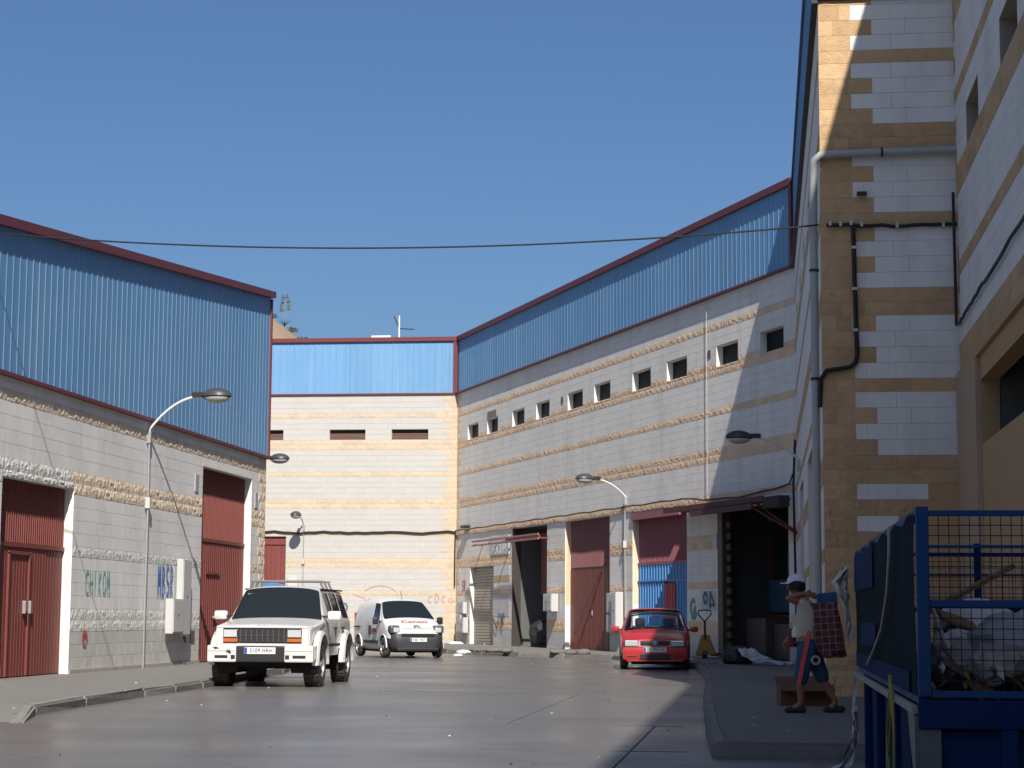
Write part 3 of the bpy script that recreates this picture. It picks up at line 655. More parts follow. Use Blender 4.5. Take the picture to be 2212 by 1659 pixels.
MB().tube([(0, 0, 0), (0, 0, 5.0), (.1, 0, 5.6), (.5, 0, 5.88)], [.06, .05, .04, .03], 8).obj('pole', GALV, t, smooth=True)
lamp_head(t, Vector((.78, 0, 5.9)), (1, 0, 0))

# ================================================================== pipes and cables
def pipe(label, name, cat, pts, r, m, clips=None, n=8):
    o = MB().tube(pts, r, n).obj(name, m, smooth=True); tag(o, label, cat)
    for c in clips or []: MB().lathe([(r + .012, -.02), (r + .012, .02)], 10, 'z', c).obj('clip', BLACK, o)
    return o
pc = [(2.80, 27.9, 7.90), (1.0, 27.9, 7.87), (.88, 27.9, 7.86), (.80, 27.93, 7.80), (.775, 28.0, 7.68), (.775, 28.06, 7.5), (.77, 28.08, 7.1), (.77, 28.08, 4.6), (.77, 28.08, .12)]
o = pipe('pale grey drainpipe crossing the striped pier and running down its corner', 'drainpipe', 'pipe', pc, .058, PVC, [(.77, 28.08, 4.62), (.77, 28.08, 1.5), (.77, 28.08, 6.2)], 12)
for x in (1.75,): MB().lathe([(.07, -.015), (.07, .015)], 12, 'x', (x, 27.9, 7.885)).obj('clip', BLACK, o)
rnd = random.Random(3)
def wob(pts, a=.012, k=6):
    out = []
    for p, q in zip(pts, pts[1:]):
        for i in range(k): 
            s = i / k; out.append(tuple(p[j] + (q[j] - p[j]) * s + (rnd.uniform(-a, a) if j == 2 else 0) for j in range(3)))
    return out + [pts[-1]]
o = pipe('thick black cable looping across and down the striped pier', 'cable', 'cable', wob([(2.79, 27.94, 6.82), (1.9, 27.94, 6.81), (.95, 27.94, 6.84)]), .028, CABLE)
MB().tube([(1.33, 27.94, 6.82), (1.34, 27.93, 6.0), (1.36, 27.93, 4.95), (1.33, 27.93, 4.82), (1.25, 27.93, 4.77), (.92, 27.93, 4.72), (.84, 27.96, 4.6), (.83, 28.0, 4.2)], .033, 8).obj('loop', CABLE, o, smooth=True)
for x, z in ((1.0, 6.86), (1.15, 6.85), (1.3, 6.86), (1.45, 6.84), (1.95, 6.81), (2.6, 6.81)): boxp(o, 'clip', GALV, x - .02, x + .02, 27.905, 27.975, z - .035, z + .03)
for z in (6.5, 5.9, 5.3): boxp(o, 'clip', GALV, 1.30, 1.375, 27.895, 27.95, z - .02, z + .02)
pipe('thin black cable sagging down the side wall right of the pier', 'cable', 'cable', wob([(2.74, 27.86, 7.25), (2.745, 27.85, 6.2), (2.745, 27.82, 5.33), (2.745, 27.0, 5.31), (2.745, 25.8, 5.33), (2.745, 24.2, 5.36), (2.745, 20, 5.4)], .02, 5), .022, CABLE)
# overhead line across the street
A, Bp = Vector((.84, 27.93, 6.84)), Vector((-12.46, 29.6, 7.32)); pts = []
for i in range(33):
    s = i / 32; p = A.lerp(Bp, s); p.z -= .30 * 4 * s * (1 - s); pts.append(p)
o = tag(MB().tube(pts, .013, 6).obj('overhead_cable', CABLE), 'long overhead cable sagging across the street from the pier to the left warehouse', 'cable')
# cables along the facades at first floor height
pts = [(-20.5 + 8.2 * i / 24, 77.93, 4.56 + .05 * math.sin(i * .9) * (i % 3) * .5) for i in range(25)]
tag(MB().tube(pts, .035, 6).obj('cable', CABLE), 'dark cable drooping along the sunlit end warehouse above its red door', 'cable')
pts = []
for i in range(40):
    s = 30.9 - 30.6 * i / 39; p = Vector((.87 - .4255 * s, 50 + .905 * s, 4.62 + .02 * math.sin(i * 2.1) - (.16 * math.sin((i - 30) / 9 * math.pi) if i > 30 else 0))) + n_ * .06; pts.append(p)
pts += [(.80, 49.6, 4.9), (.80, 47, 5.4)]
o = tag(MB().tube(pts, .022, 6).obj('cable', CABLE), 'thin dark cable running above the row of doors of the oblique warehouse', 'cable')
MB().tube([pts[0], (pts[0][0], pts[0][1] - .05, 3.6), (pts[0][0], pts[0][1] - .05, 2.4)], .03, 6).obj('cable_drop', CABLE, o)
tag(MB().tube([(.76, 45.4, 5.3), (.70, 44.6, 4.2), (.72, 44.5, 2.6), (.74, 44.5, .6)], .03, 6).obj('cable', CABLE), 'dark cable hanging down the shaded wall below the lamp by the canopy', 'cable')
for u, z0 in ((17.55, 4.55), (12.05, 9.8)):
    p = Vector((.87 - .4255 * (RLEN - u), 50 + .905 * (RLEN - u), 0))
o = tag(MB().tube([Vector((.87 - .4255 * 5.55, 50 + .905 * 5.55, z)) + n_ * .05 for z in (10.1, 7, 4.7)], .008, 6).obj('conduit', BOXW), 'thin grey conduit down the oblique warehouse beside its last two windows', 'pipe')
# meter boxes
def meter(label, origin, rotz, parts, group='electricity meter boxes'):
    t = thing('meter_box', label, 'meter box', origin, rotz, group)
    for x0, x1, z0, z1, d in parts:
        b = boxp(t, 'cabinet', BOXW, x0, x1, -d, -.05, z0, z1, b=.012)
        boxp(b, 'lid', BOXW, x0 + .03, x1 - .03, -d - .012, -d, z0 + .04, z1 - .04); boxp(b, 'lock', BLACK, (x0 + x1) / 2 - .02, (x0 + x1) / 2 + .02, -d - .02, -d - .013, (z0 + z1) / 2, (z0 + z1) / 2 + .05)
    return t
t = meter('pale grey meter cabinets, one tall and one low, beside the blue spray writing', (-12.5, 0, 0), rad(90), [(40.6, 41.22, .74, 2.38, .19), (39.86, 40.58, .80, 1.53, .22)])
MB().tube([(40.9, -.15, .75), (40.95, -.18, .6)], .03).obj('cable_end', BLACK, t)
def rm(label, parts): return meter(label, (RX, RY, 0), RROT, parts)
rm('battered meter cabinets left of the beige roller shutter', [(S(30.1), S(29.5), .55, 1.25, .22), (S(29.4), S(29.0), .55, 1.15, .25), (S(30.0), S(29.2), 1.3, 1.75, .2)])
rm('white meter cabinets on the pier right of the open dark doorway', [(S(19.3), S(18.8), 1.38, 1.98, .24), (S(18.75), S(18.25), 1.38, 1.98, .30)])
rm('white meter cabinets stacked on the pier beside the red car', [(S(13.2), S(12.6), 1.32, 1.95, .2), (S(12.5), S(12.1), .78, 1.98, .3), (S(13.2), S(12.6), .72, 1.28, .2)])
# antenna, roof flashing and hill
t = thing('antenna', 'rooftop television aerial on a white mast above the end warehouse', 'antenna', (-14.95, 79, 12.3), 0)
MB().tube([(0, 0, 0), (0, 0, 1.32)], .032, 8).obj('mast', mat('white_mast', (.7, .7, .7), .5), t)
for name, a, b_ in (('boom', (0, 0, .78), (.62, 0, .74)), ('boom', (0, 0, .78), (-.22, 0, 1.3))):
    bm_ = MB().tube([a, b_], .02, 6); A, Bq = Vector(a), Vector(b_)
    for i in range(1, 6):
        p = A.lerp(Bq, i / 5.2); bm_.tube([p + Vector((0, -.16, 0)), p + Vector((0, .16, 0))], .008, 5)
    bm_.obj(name, BLACK, t)
tag(boxp(None, 'board', PAPER, -15.9, -15.1, 77.9, 78.15, 12.563, 12.64), 'pale board lying on the maroon roof edge of the end warehouse', 'board')
hm = MB(); nx, ny = 60, 30; hv = []
def hill_z(x, y): return 38.6 * math.exp(-((x + 66) / 40) ** 2 - ((y - 200) / 42) ** 2) - 1.5 + .35 * math.sin(x * .5) * math.sin(y * .37) + .18 * math.sin(x * 1.7 + y)
for j in range(ny + 1):
    for i in range(nx + 1):
        x = -170 + 180 * i / nx; y = 110 + 190 * j / ny; hv.append((x, y, hill_z(x, y)))
hm.add(hv, [(j * (nx + 1) + i, j * (nx + 1) + i + 1, (j + 1) * (nx + 1) + i + 1, (j + 1) * (nx + 1) + i) for j in range(ny) for i in range(nx)])
tag(hm.obj('hill', mat('dry_hill', (.27, .19, .125), .95, var=.25, scale=.6, dirt=(.17, .15, .08), dscale=.25, damt=.7), smooth=True), kind='structure')
LEAF = mat('dry_green_leaf', (.075, .085, .045), .8, var=.3, rnd=.35)
def shrub(x, y, r, label):
    z = hill_z(x, y); t = thing('shrub', label, 'shrub', (x, y, z), 0, 'shrubs on the hilltop'); mb = MB(); rr = random.Random(int(x * 91))
    for i in range(150):
        a, e, q = rr.uniform(0, 6.28), rr.uniform(-.2, 1.4), r * rr.random() ** .4
        c = Vector((math.cos(a) * math.cos(e) * q * 1.3, math.sin(a) * math.cos(e) * q, .2 + math.sin(e) * q * .8)); s = r * rr.uniform(.10, .2)
        d1 = Vector((rr.gauss(0, 1), rr.gauss(0, 1), rr.gauss(0, 1))).normalized(); d2 = d1.cross(Vector((rr.gauss(0, 1), 1, .3))).normalized()
        mb.add([c - d1 * s, c + d2 * s * .7, c + d1 * s, c - d2 * s * .7], [(0, 1, 2, 3)])
    mb.obj('foliage', LEAF, t); MB().tube([(0, 0, -.2), (0, 0, r * .5)], .06, 5).obj('trunk', mat('bark', (.12, .09, .06), .9), t)
for i, (x, y, r, l) in enumerate(((-53.0, 199, .8, 'low dark shrub nearest the left warehouse on the hilltop'), (-51.5, 199.5, .55, 'small shrub just left of the flowering stalk on the hilltop'), (-49.4, 200, .6, 'grey green shrub just right of the flowering stalk'), (-48.2, 200, .75, 'round shrub in the middle of the hill slope'), (-46.8, 199, .6, 'lowest shrub on the hill slope by the roof edge'))): shrub(x, y, r, l)
t = thing('agave', 'tall thin agave flower stalk standing on the hilltop', 'plant', (-50.25, 200, hill_z(-50.25, 200)), 0); zt = 34.95 - hill_z(-50.25, 200)
st = MB().tube([(0, 0, -.3), (.02, 0, zt * .5), (.1, 0, zt)], [.07, .055, .025], 6).obj('stalk', mat('dry_stalk', (.20, .19, .12), .8), t)
mb = MB(); rr = random.Random(5)
for i in range(16):
    h = zt * (.45 + .52 * i / 15); L = .62 * (1 - .75 * (i / 15)) * (.6 + .4 * min(1, i / 3)); s = 1 if i % 2 else -1
    e = Vector((.05 + s * L, rr.uniform(-.3, .3), h + .16)); mb.tube([(.05, 0, h), tuple(e)], .025, 4)
    for k in range(7):
        c = e + Vector((rr.gauss(0, .1), rr.gauss(0, .1), rr.gauss(.02, .05))); mb.add([c + Vector((-.09, 0, 0)), c + Vector((0, .06, .07)), c + Vector((.09, 0, 0)), c + Vector((0, -.06, -.05))], [(0, 1, 2, 3)])
tag(mb.obj('flower_clusters', LEAF, t), kind='stuff')
mb = MB()
for i in range(14):
    a = i * .45; L = .9 + .2 * (i % 3); mb.add([(.06 * math.cos(a + 1.5), .06 * math.sin(a + 1.5), 0), (-.06 * math.cos(a + 1.5), -.06 * math.sin(a + 1.5), 0), (L * math.cos(a), L * math.sin(a), .7)], [(0, 1, 2)])
mb.obj('leaves', LEAF, t)

# ================================================================== blue skip trailer with mesh sides, near right
TB = mat('trailer_blue', (.014, .068, .205), .7, spec=.25, var=.15, dirt=(.04, .06, .08), dscale=3, damt=.6)
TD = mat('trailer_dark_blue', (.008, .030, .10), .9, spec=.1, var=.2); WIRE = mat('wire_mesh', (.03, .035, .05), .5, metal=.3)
TARP = mat('dark_green_netting', (.010, .020, .020), 1, spec=.08, var=.35, scale=7, dirt=(.012, .03, .08), dscale=2, damt=.8)
T = thing('skip_trailer', 'blue rubbish trailer with wire mesh sides, piled with white sacks and scrap', 'trailer', (.735, 9.6, 0), 0)
TW, TL_ = 1.9, 6.25
for x, y in ((0, 0), (TW - .07, 0), (0, TL_ - .07), (TW - .07, TL_ - .07), (0, 2.1), (0, 4.2), (TW - .07, 2.1), (TW - .07, 4.2)):
    boxp(T, 'post', TB, x, x + .06, y, y + .06, .84, 1.75 - (.0 if y < 5 else .0), b=.006)
for z0, z1 in ((.835, .868), (1.265, 1.30), (1.55, 1.565), (1.705, 1.732)):
    boxp(T, 'rail', TB, .061, TW - .071, .008, .05, z0, z1, b=.004); boxp(T, 'rail', TD, .061, TW - .071, TL_ - .05, TL_ - .008, z0, z1, b=.004)
for z0, z1 in ((.80, .838), (1.70, 1.748)):
    for x in (.004, TW - .05): boxp(T, 'rail', TB, x, x + .045, .061, TL_ - .071, z0 + .001, z1 - .002, b=.004)
def grid(x0, x1, z0, z1, y, sx=.0485, sz=.0487):
    mb = MB(); n = round((x1 - x0) / sx); m_ = round((z1 - z0) / sz)
    for i in range(n + 1):
        x = x0 + (x1 - x0) * i / n + rnd.uniform(-.001, .001); mb.tube([(x, y, z0), (x, y, z1)], .0022, 4, cap=False)
    for i in range(m_ + 1):
        z = z0 + (z1 - z0) * i / m_; mb.tube([(x0, y + .004, z), (x1, y + .004, z)], .0022, 4, cap=False)
    return mb
grid(.06, TW - .07, .865, 1.71, .03).obj('wire_mesh', WIRE, T); grid(.06, TW - .07, .865, 1.71, TL_ - .03).obj('wire_mesh', WIRE, T)
# side covered with dark netting, sagging top edge
mb = MB(); nu, nv = 26, 10; vv = []
for i in range(nu + 1):
    for j in range(nv + 1):
        y = .065 + (TL_ - .13) * i / nu; zt_ = 1.71 + .02 * math.sin(i * 1.3); z = .845 + (zt_ - .845) * j / nv
        vv.append((-.006 + .004 * math.sin(i * 1.9 + j * .7), y, z))
mb.add(vv, [(i * (nv + 1) + j, (i + 1) * (nv + 1) + j, (i + 1) * (nv + 1) + j + 1, i * (nv + 1) + j + 1) for i in range(nu) for j in range(nv)]); mb.obj('netting', TARP, T, smooth=True)
boxp(T, 'side_panel', TD, -.017, -.012, 3.6, TL_ - .08, 1.42, 1.70); boxp(T, 'side_panel', TD, -.0175, -.0125, 3.3, 5.2, 1.02, 1.18); boxp(T, 'side_panel', TD, -.018, -.012, .4, 6.0, .845, .95)
boxp(T, 'edge_strip', mat('worn_white_edge', (.26, .26, .25), .7, var=.3, scale=8), -.03, -.003, .02, TL_, .755, .797, b=.004)
boxp(T, 'sill_beam', TD, -.002, TW, -.03, .06, .69, .825, b=.008)
# skip body below: sloping ends and ribs
mb = MB(); mb.add([(.05, .02, .05), (TW - .05, .02, .05), (TW - .05, .02, .69), (.05, .02, .69), (.05, TL_ - .1, .05), (TW - .05, TL_ - .1, .05), (TW - .05, TL_, .78), (.05, TL_, .78)], [(0, 1, 2, 3), (5, 4, 7, 6), (0, 4, 5, 1), (0, 3, 7, 4), (1, 5, 6, 2), (3, 2, 6, 7)]); mb.obj('skip_body', TD, T)
boxp(T, 'corner_plate', mat('grey_steel_plate', (.12, .13, .135), .6, var=.2), .0, .10, -.012, .018, .04, .688)
for x in (.38, .78, 1.2, 1.6): boxp(T, 'rib', TD, x, x + .08, -.03, .018, .06, .688, b=.01)
for i in range(4): boxp(T, 'rib', TD, -.0, .048, .6 + i * 1.5, .74 + i * 1.5, .05, .75, b=.01)
mb = MB(); mb.add([(-.02, .03, .75), (-.02, .5, .75), (-.02, .03, .35), (.03, .03, .75), (.03, .5, .75), (.03, .03, .35)], [(0, 1, 2), (3, 5, 4), (0, 2, 5, 3), (1, 0, 3, 4), (2, 1, 4, 5)]); mb.obj('gusset', mat('grey_steel_plate', (0, 0, 0)), T)
boxp(T, 'inner_post', TD, .63, .67, 3.4, 3.44, .85, 1.7)
o = tag(MB().tube([(.69, 10.9, 1.71), (.69, 10.95, 1.55), (.69, 11.2, 1.35), (.698, 11.9, 1.15), (.698, 12.7, 1.02), (.698, 13.6, .9)], .009, 6).obj('rope', mat('pale_rope', (.42, .42, .38), .8), smooth=True), 'pale rope hanging down the netted side of the blue trailer', 'rope')
YEL = mat('yellow_strap', (.30, .27, .07), .8)
mb = MB()
for pp in ([(.69, 11.0, .9), (.688, 10.95, .7), (.685, 11.2, .45), (.686, 11.1, .28)], [(.69, 10.9, .85), (.688, 10.75, .6), (.685, 10.75, .3)], [(.69, 11.05, .8), (.688, 11.35, .55), (.685, 11.35, .33)]): mb.tube(pp, [.012, .008, .007, .005][:len(pp)], 6)
tag(mb.obj('strap', YEL), 'frayed yellow strap tied to the lower edge of the blue trailer', 'strap')
# crumpled plastic and sacks
def crumple(name, m, c, size, seed, parent=None, sub=3, amp=.28, flat=1):
    bm = bmesh.new(); bmesh.ops.create_icosphere(bm, subdivisions=sub, radius=1); rr = random.Random(seed)
    ks = [(Vector((rr.gauss(0, 1), rr.gauss(0, 1), rr.gauss(0, 1))) * rr.uniform(1.5, 5), rr.uniform(0, 6.28), rr.uniform(.3, 1)) for _ in range(9)]
    for v in bm.verts:
        p = v.co.copy(); s = sum(abs(math.sin(k.dot(p) + ph)) * w_ for k, ph, w_ in ks) / 9
        v.co = Vector((p.x * size[0], p.y * size[1], p.z * size[2])) * (1 - amp + 2 * amp * s + rr.uniform(-.04, .04))
        if flat and v.co.z < -size[2] * .5: v.co.z = -size[2] * .5
    me = bpy.data.meshes.new(name); bm.to_mesh(me); bm.free(); me.materials.append(m)
    return link(name, me, parent, c)
PLW = mat('white_plastic', (.60, .60, .60), .45, var=.1); PLG = mat('grey_sack', (.36, .36, .37), .6, var=.2, scale=5, dirt=(.2, .18, .16), dscale=4)
CARD = mat('cardboard', (.21, .125, .065), .85, var=.12, dirt=(.2, .12, .06))
SG = 'rubbish sacks piled in the blue trailer'
for i, (x, y, z, sx, sz, m, l) in enumerate(((1.30, 10.35, 1.02, .32, .24, PLG, 'big grey sack at the middle of the rubbish heap'), (1.15, 10.9, 1.16, .25, .17, PLW, 'white sack on top of the rubbish heap under the middle rail'), (1.62, 10.8, 1.18, .3, .2, PLW, 'large white sack at the right of the rubbish heap'), (1.0, 10.3, .98, .16, .16, PLG, 'small grey sack at the left of the rubbish heap'), (1.55, 10.2, .95, .3, .15, PLG, 'low grey sack at the right front of the rubbish heap'), (1.9, 10.3, 1.05, .3, .25, PLG, 'grey sack out at the right end of the heap'), (2.1, 11.2, 1.1, .35, .25, PLW, 'pale sack far back at the right of the heap'))):
    tag(crumple('sack', m, (x, y, z), (sx, sx * 1.1, sz), i + 11), l, 'sack', SG)
MB().box(.06, TW - .06, .5, TL_ - .1, .80, .84).box(.2, TW - .1, .55, 3.2, .84, 1.0, b=.05).obj('rubbish_bed', mat('brown_rubbish', (.10, .075, .05), .9, var=.5, scale=14), T)
for i, (x, y, z, rz, ry, sx, sy, l) in enumerate(((.97, 9.9, .94, .3, .9, .30, .2, 'brown cardboard flap at the lower left of the heap'), (1.08, 10.0, .9, -.4, .4, .26, .2, 'folded cardboard sheet low in the heap'), (1.02, 10.6, 1.2, .2, .3, .2, .2, 'flattened carton near the top left of the heap'), (1.2, 9.85, .9, .8, .6, .2, .16, 'torn carton corner behind the wire mesh'))):
    o = tag(MB().box(-sx / 2, sx / 2, -sy / 2, sy / 2, -.008, .008).obj('cardboard', CARD), l, 'cardboard', 'cardboard scraps in the trailer'); o.location = (x, y, z); o.rotation_euler = (.3, ry, rz)
rr = random.Random(9); mb = MB()
for i in range(150):
    c = Vector((rr.uniform(.82, 2.4), rr.uniform(9.75, 10.5), rr.uniform(.86, 1.0))); s = rr.uniform(.015, .05)
    d1 = Vector((rr.gauss(0, 1), rr.gauss(0, 1), rr.gauss(0, 1))).normalized(); d2 = d1.cross(Vector((rr.gauss(0, 1), rr.gauss(0, 1), 1))).normalized()
    mb.add([c - d1 * s, c + d2 * s * .6, c + d1 * s * 1.2, c - d2 * s * .6], [(0, 1, 2, 3)], rr.choice((0, 0, 1, 2, 3)))
tag(mb.obj('scraps', [PLW, CARD, YEL, BLACK]), 'loose paper and plastic scraps scattered over the trailer load', 'scraps', kind='stuff')
rr = random.Random(77); PAPB = mat('dirty_paper', (.46, .43, .40), .8, var=.25, scale=8, dirt=(.25, .2, .15), dscale=6, damt=.6)
wads = MB()
for i in range(22):
    x, y = rr.uniform(.9, 2.2), rr.uniform(9.95, 11.2); s = rr.uniform(.09, .17)
    o = crumple('wad', PAPB, (0, 0, 0), (s, s, s * .8), 200 + i, amp=.30, flat=0, sub=3); me = o.data
    wads.add([v.co + Vector((x, y, .98 + .16 * (y - 9.95)) ) + Vector((0, 0, rr.uniform(-.012, .012))) for v in me.vertices], [tuple(p.vertices) for p in me.polygons], rr.choice((0, 0, 1, 2, 3))); bpy.data.objects.remove(o)
tag(wads.obj('waste_paper', [PAPB, PLW, PLG, mat('brown_paper', (.30, .22, .15), .85, var=.2)]), 'crumpled waste paper packed between the sacks in the blue trailer', 'waste paper', kind='stuff')
o = tag(MB().box(0, .62, -.08, .08, 0, .025).obj('wooden_plank', CARD), 'wooden plank leaning diagonally inside the trailer cage', 'plank'); o.location = (.95, 12.0, 1.22); o.rotation_euler = (0, -.5, .1)
o = tag(MB().tube([(.83, 9.9, 1.27), (.88, 9.9, 1.12), (.91, 9.9, 1.07)], [.01, .012, .02], 6).obj('plastic_tube', PLW), 'thin white plastic tube poking from the heap behind the mesh', 'tube')
# white film caught on the far corner
def rag(name, label, cat, m, pts, w_, seed):
    rr = random.Random(seed); mb = MB(); vs = []; src, ws = pts, w_; pts = []; w_ = []
    for i in range(len(src) - 1):
        for q in range(4):
            f = q / 4; pts.append([src[i][a] * (1 - f) + src[i + 1][a] * f for a in range(3)]); w_.append(ws[i] * (1 - f) + ws[i + 1] * f)
    k = len(pts)
    for i, p in enumerate(pts):
        for j in range(6):
            a = j / 5 - .5; vs.append((p[0] + a * w_[i] * .8 + rr.uniform(-.012, .012), p[1] + a * w_[i] * .5 + .05 * w_[i] / .2 * math.sin(j * 2.2 + i * .5) + rr.uniform(-.012, .012), p[2] + .02 * math.sin(j * 2.6 + i * .8) * min(1, p[2] / .2) + rr.uniform(-.006, .006)))
    mb.add(vs, [(i * 6 + j, i * 6 + j + 1, (i + 1) * 6 + j + 1, (i + 1) * 6 + j) for i in range(k - 1) for j in range(5)])
    return tag(mb.obj(name, m, smooth=True), label, cat)
FILM = mat('dirty_film', (.52, .50, .46), .6, var=.15)
rag('plastic_film', 'dirty white plastic film hanging from the far corner of the trailer', 'plastic film', FILM, [(.66, 15.7, 1.62), (.6, 15.7, 1.5), (.64, 15.7, 1.38), (.67, 15.7, 1.15), (.66, 15.7, .95)], [.06, .15, .09, .05, .04], 4)
rag('plastic_film', 'ragged white film trailing to the ground below the trailer corner', 'plastic film', FILM, [(.69, 15.4, .78), (.69, 15.3, .5), (.68, 15.2, .3), (.62, 15.1, .16), (.5, 15.0, .03), (.42, 14.9, .012)], [.03, .04, .06, .12, .2, .1], 6)

# ================================================================== things on the shaded pavement
t = thing('cardboard_box', 'open brown cardboard box on the pavement behind the walking person', 'box', (.5, 25.1, .12), rad(8))
boxp(t, 'box_body', mat('dark_cardboard', (.12, .065, .035), .9, var=.15), -.32, .34, -.2, .2, 0, .26)
for a, s in ((-.2, -1), (.2, 1)):
    o = MB().box(-.32, .34, 0, .16, -.003, .003).obj('flap', mat('dark_cardboard', (0, 0, 0)), t, (0, a, .264)); o.rotation_euler = (s * .5, 0, 0 if s > 0 else math.pi); o.location.x = 0 if s > 0 else .02
o = rag('plastic_sheet', 'crumpled pale plastic sheet on the pavement before the dark doorway', 'plastic sheet', mat('pale_plastic', (.50, .53, .55), .4, var=.1), [(-.55, 46.6, .45), (-.4, 46.2, .5), (-.25, 46, .32), (-.0, 45.8, .22), (.3, 45.5, .2), (.6, 45.3, .15)], [.35, .5, .6, .7, .7, .5], 8)
tag(crumple('sack', mat('dark_sack', (.03, .03, .03), .6), (-.62, 46.8, .27), (.4, .35, .3), 5), 'dark sack under the end of the pale plastic sheet', 'sack')
t = thing('pallet_jack', 'yellow hand pallet truck parked against the pier by the dark doorway', 'pallet truck', (-1.55, 53.0, .12), rad(-6))
YJ = mat('yellow_jack', (.27, .15, .02), .6, dirt=(.15, .1, .05), dscale=5)
mb = MB(); mb.add([(-.27, -.1, .1), (.27, -.1, .1), (.09, -.1, .62), (-.09, -.1, .62), (-.27, .12, .1), (.27, .12, .1), (.09, .06, .62), (-.09, .06, .62)], [(0, 1, 2, 3), (5, 4, 7, 6), (0, 4, 5, 1), (3, 2, 6, 7), (0, 3, 7, 4), (1, 5, 6, 2)]); mb.obj('chassis', YJ, t)
for x in (-.27, .11): boxp(t, 'fork', YJ, x, x + .16, .12, 1.2, .06, .13, b=.01)
MB().lathe([(.0, -.06), (.1, -.06), (.1, .06), (0, .06)], 16, 'x', (0, -.14, .1)).obj('wheel', BLACK, t)
MB().tube([(0, -.1, .5), (0, -.16, 1.0)], .03, 8).obj('tiller', BLACK, t)
MB().tube([(0, -.16, .98), (-.08, -.165, 1.06), (-.18, -.17, 1.18), (-.16, -.175, 1.27), (0, -.18, 1.29), (.16, -.175, 1.27), (.18, -.17, 1.18), (.08, -.165, 1.06), (0, -.16, .98)], .018, 8).obj('handle', BLACK, t, smooth=True)
# goods inside the open stores
def goods(label, cat, name, s, d, z, dims, m, group):
    p = Vector((.87 - .4255 * s, 50 + .905 * s, z)) - n_ * d
    t = thing(name, label, cat, p, RROT, group); boxp(t, 'bundle', m, -dims[0] / 2, dims[0] / 2, -dims[1] / 2, dims[1] / 2, 0, dims[2], b=.04); return t
W1 = mat('wrapped_cartons', (.075, .05, .042), .6, var=.5, scale=9); W2 = mat('blue_wrapped_goods', (.03, .07, .11), .4, var=.5, scale=7)
G_ = 'wrapped goods stacked in the dark store'
for s, d, z, dm, m, l in ((3.6, 1.0, .1, (1.2, 1.0, 1.1), W1, 'brown wrapped bale on the floor of the dark store, left side'), (2.4, 1.2, .1, (1.0, 1.0, .95), W1, 'mixed wrapped bale on the floor of the dark store, right side'), (3.2, 1.6, 1.35, (1.9, .9, .9), W2, 'bluish wrapped goods on the rack in the dark store'), (3.0, 1.9, 2.4, (1.7, .7, .7), W2, 'bluish cartons on the upper rack of the dark store')): goods(l, 'bale', 'bale', s, d, z, dm, m, G_)
t = goods('steel rack holding goods inside the dark store', 'rack', 'rack', 3.1, 1.7, 1.2, (2.3, 1.1, .1), MAROON, None)
for x in (-1.1, 1.05): boxp(t, 'upright', MAROON, x, x + .06, -.5, -.44, -1.1, 2.2)
tag(crumple('rubbish_bag', BLACK, Vector((.87 - .4255 * 20.9, 50 + .905 * 20.9, .55)) - n_ * .55, (.75, .45, .6), 21), 'bulging black rubbish bag in the open doorway beside the hanging red panel', 'bag')
goods('greenish crate of mixed scrap in the open doorway of the oblique warehouse', 'crate', 'crate', 21.8, 1.2, .1, (1.4, .5, 1.15), mat('dull_green_crate', (.10, .11, .08), .7, var=.4, scale=6), None)
# blue tipper body behind the white jeep
t = thing('farm_trailer', 'blue tipping trailer with red sides parked before the far red door', 'trailer', (-18.3, 70, 0), rad(4))
mb = MB(); mb.add([(-1.2, 0, 2.25), (.62, 0, 2.02), (.62, 0, 2.3), (-1.2, 0, 2.72), (-1.2, 2.5, 2.25), (.62, 2.5, 2.02), (.62, 2.5, 2.3), (-1.2, 2.5, 2.72)], [(0, 1, 2, 3), (5, 4, 7, 6), (0, 4, 5, 1), (3, 2, 6, 7), (0, 3, 7, 4), (1, 5, 6, 2)]); mb.obj('tipper_body', mat('tipper_blue', (.05, .17, .38), .5, var=.15), t)
boxp(t, 'chassis', MAROON, -1.2, .55, .1, 2.3, .7, 2.0); 
for x in (-.9, .35): MB().lathe([(.1, -.1), (.35, -.1), (.38, 0), (.35, .1), (.1, .1)], 20, 'x', (x, 1.2, .38)).obj('wheel', BLACK, t)
tag(boxp(None, 'cabinet', mat('cream_meter_box', (0, 0, 0)), -17.6, -17.05, 71.0, 71.5, 0, 2.25, b=.02), 'narrow cream cabinet standing beside the blue tipping trailer', 'cabinet')
# litter
LG = 'litter on the road'
for i, (x, y, sx, m, l) in enumerate(((-12.0, 76.3, .34, PLW, 'crumpled white bag at the foot of the wall corner'), (-10.5, 75.0, .26, PLW, 'small white bag below the roller shutter'), (-9.3, 60.6, .25, PLW, 'flat white scrap at the kerb before the open doorway'), (-11.3, 63.8, .2, PLW, 'tiny white scrap on the road near the van'), (-2.1, 51.2, .3, PLW, 'white scrap beneath the red car'), (-8.9, 57.0, .16, PLW, 'glinting scrap on the road right of the van'))):
    tag(crumple('litter', m, (x, y, .02 + sx * .25), (sx, sx * .7, sx * .35), i + 40, sub=2), l, 'litter', LG)
STONE = mat('rubble_stone', (.13, .12, .105), .95, var=.3, scale=12)
for i, (x, y, s, l) in enumerate(((-8.1, 59.3, .55, 'larger heap of dark rubble on the kerb before the open doorway'), (-5.6, 57.6, .5, 'low heap of dark rubble on the kerb before the tall red door'))):
    t = thing('rubble_heap', l, 'rubble', (x, y, .12), 0, 'rubble heaps on the kerb')
    for k in range(7): crumple('stone', STONE, (rnd.uniform(-1, 1) * s, rnd.uniform(-.3, .3) * s, .03 + rnd.uniform(0, .05)), (rnd.uniform(.12, .32), .2, rnd.uniform(.07, .13)), i * 10 + k, t, 2)
mb = MB()
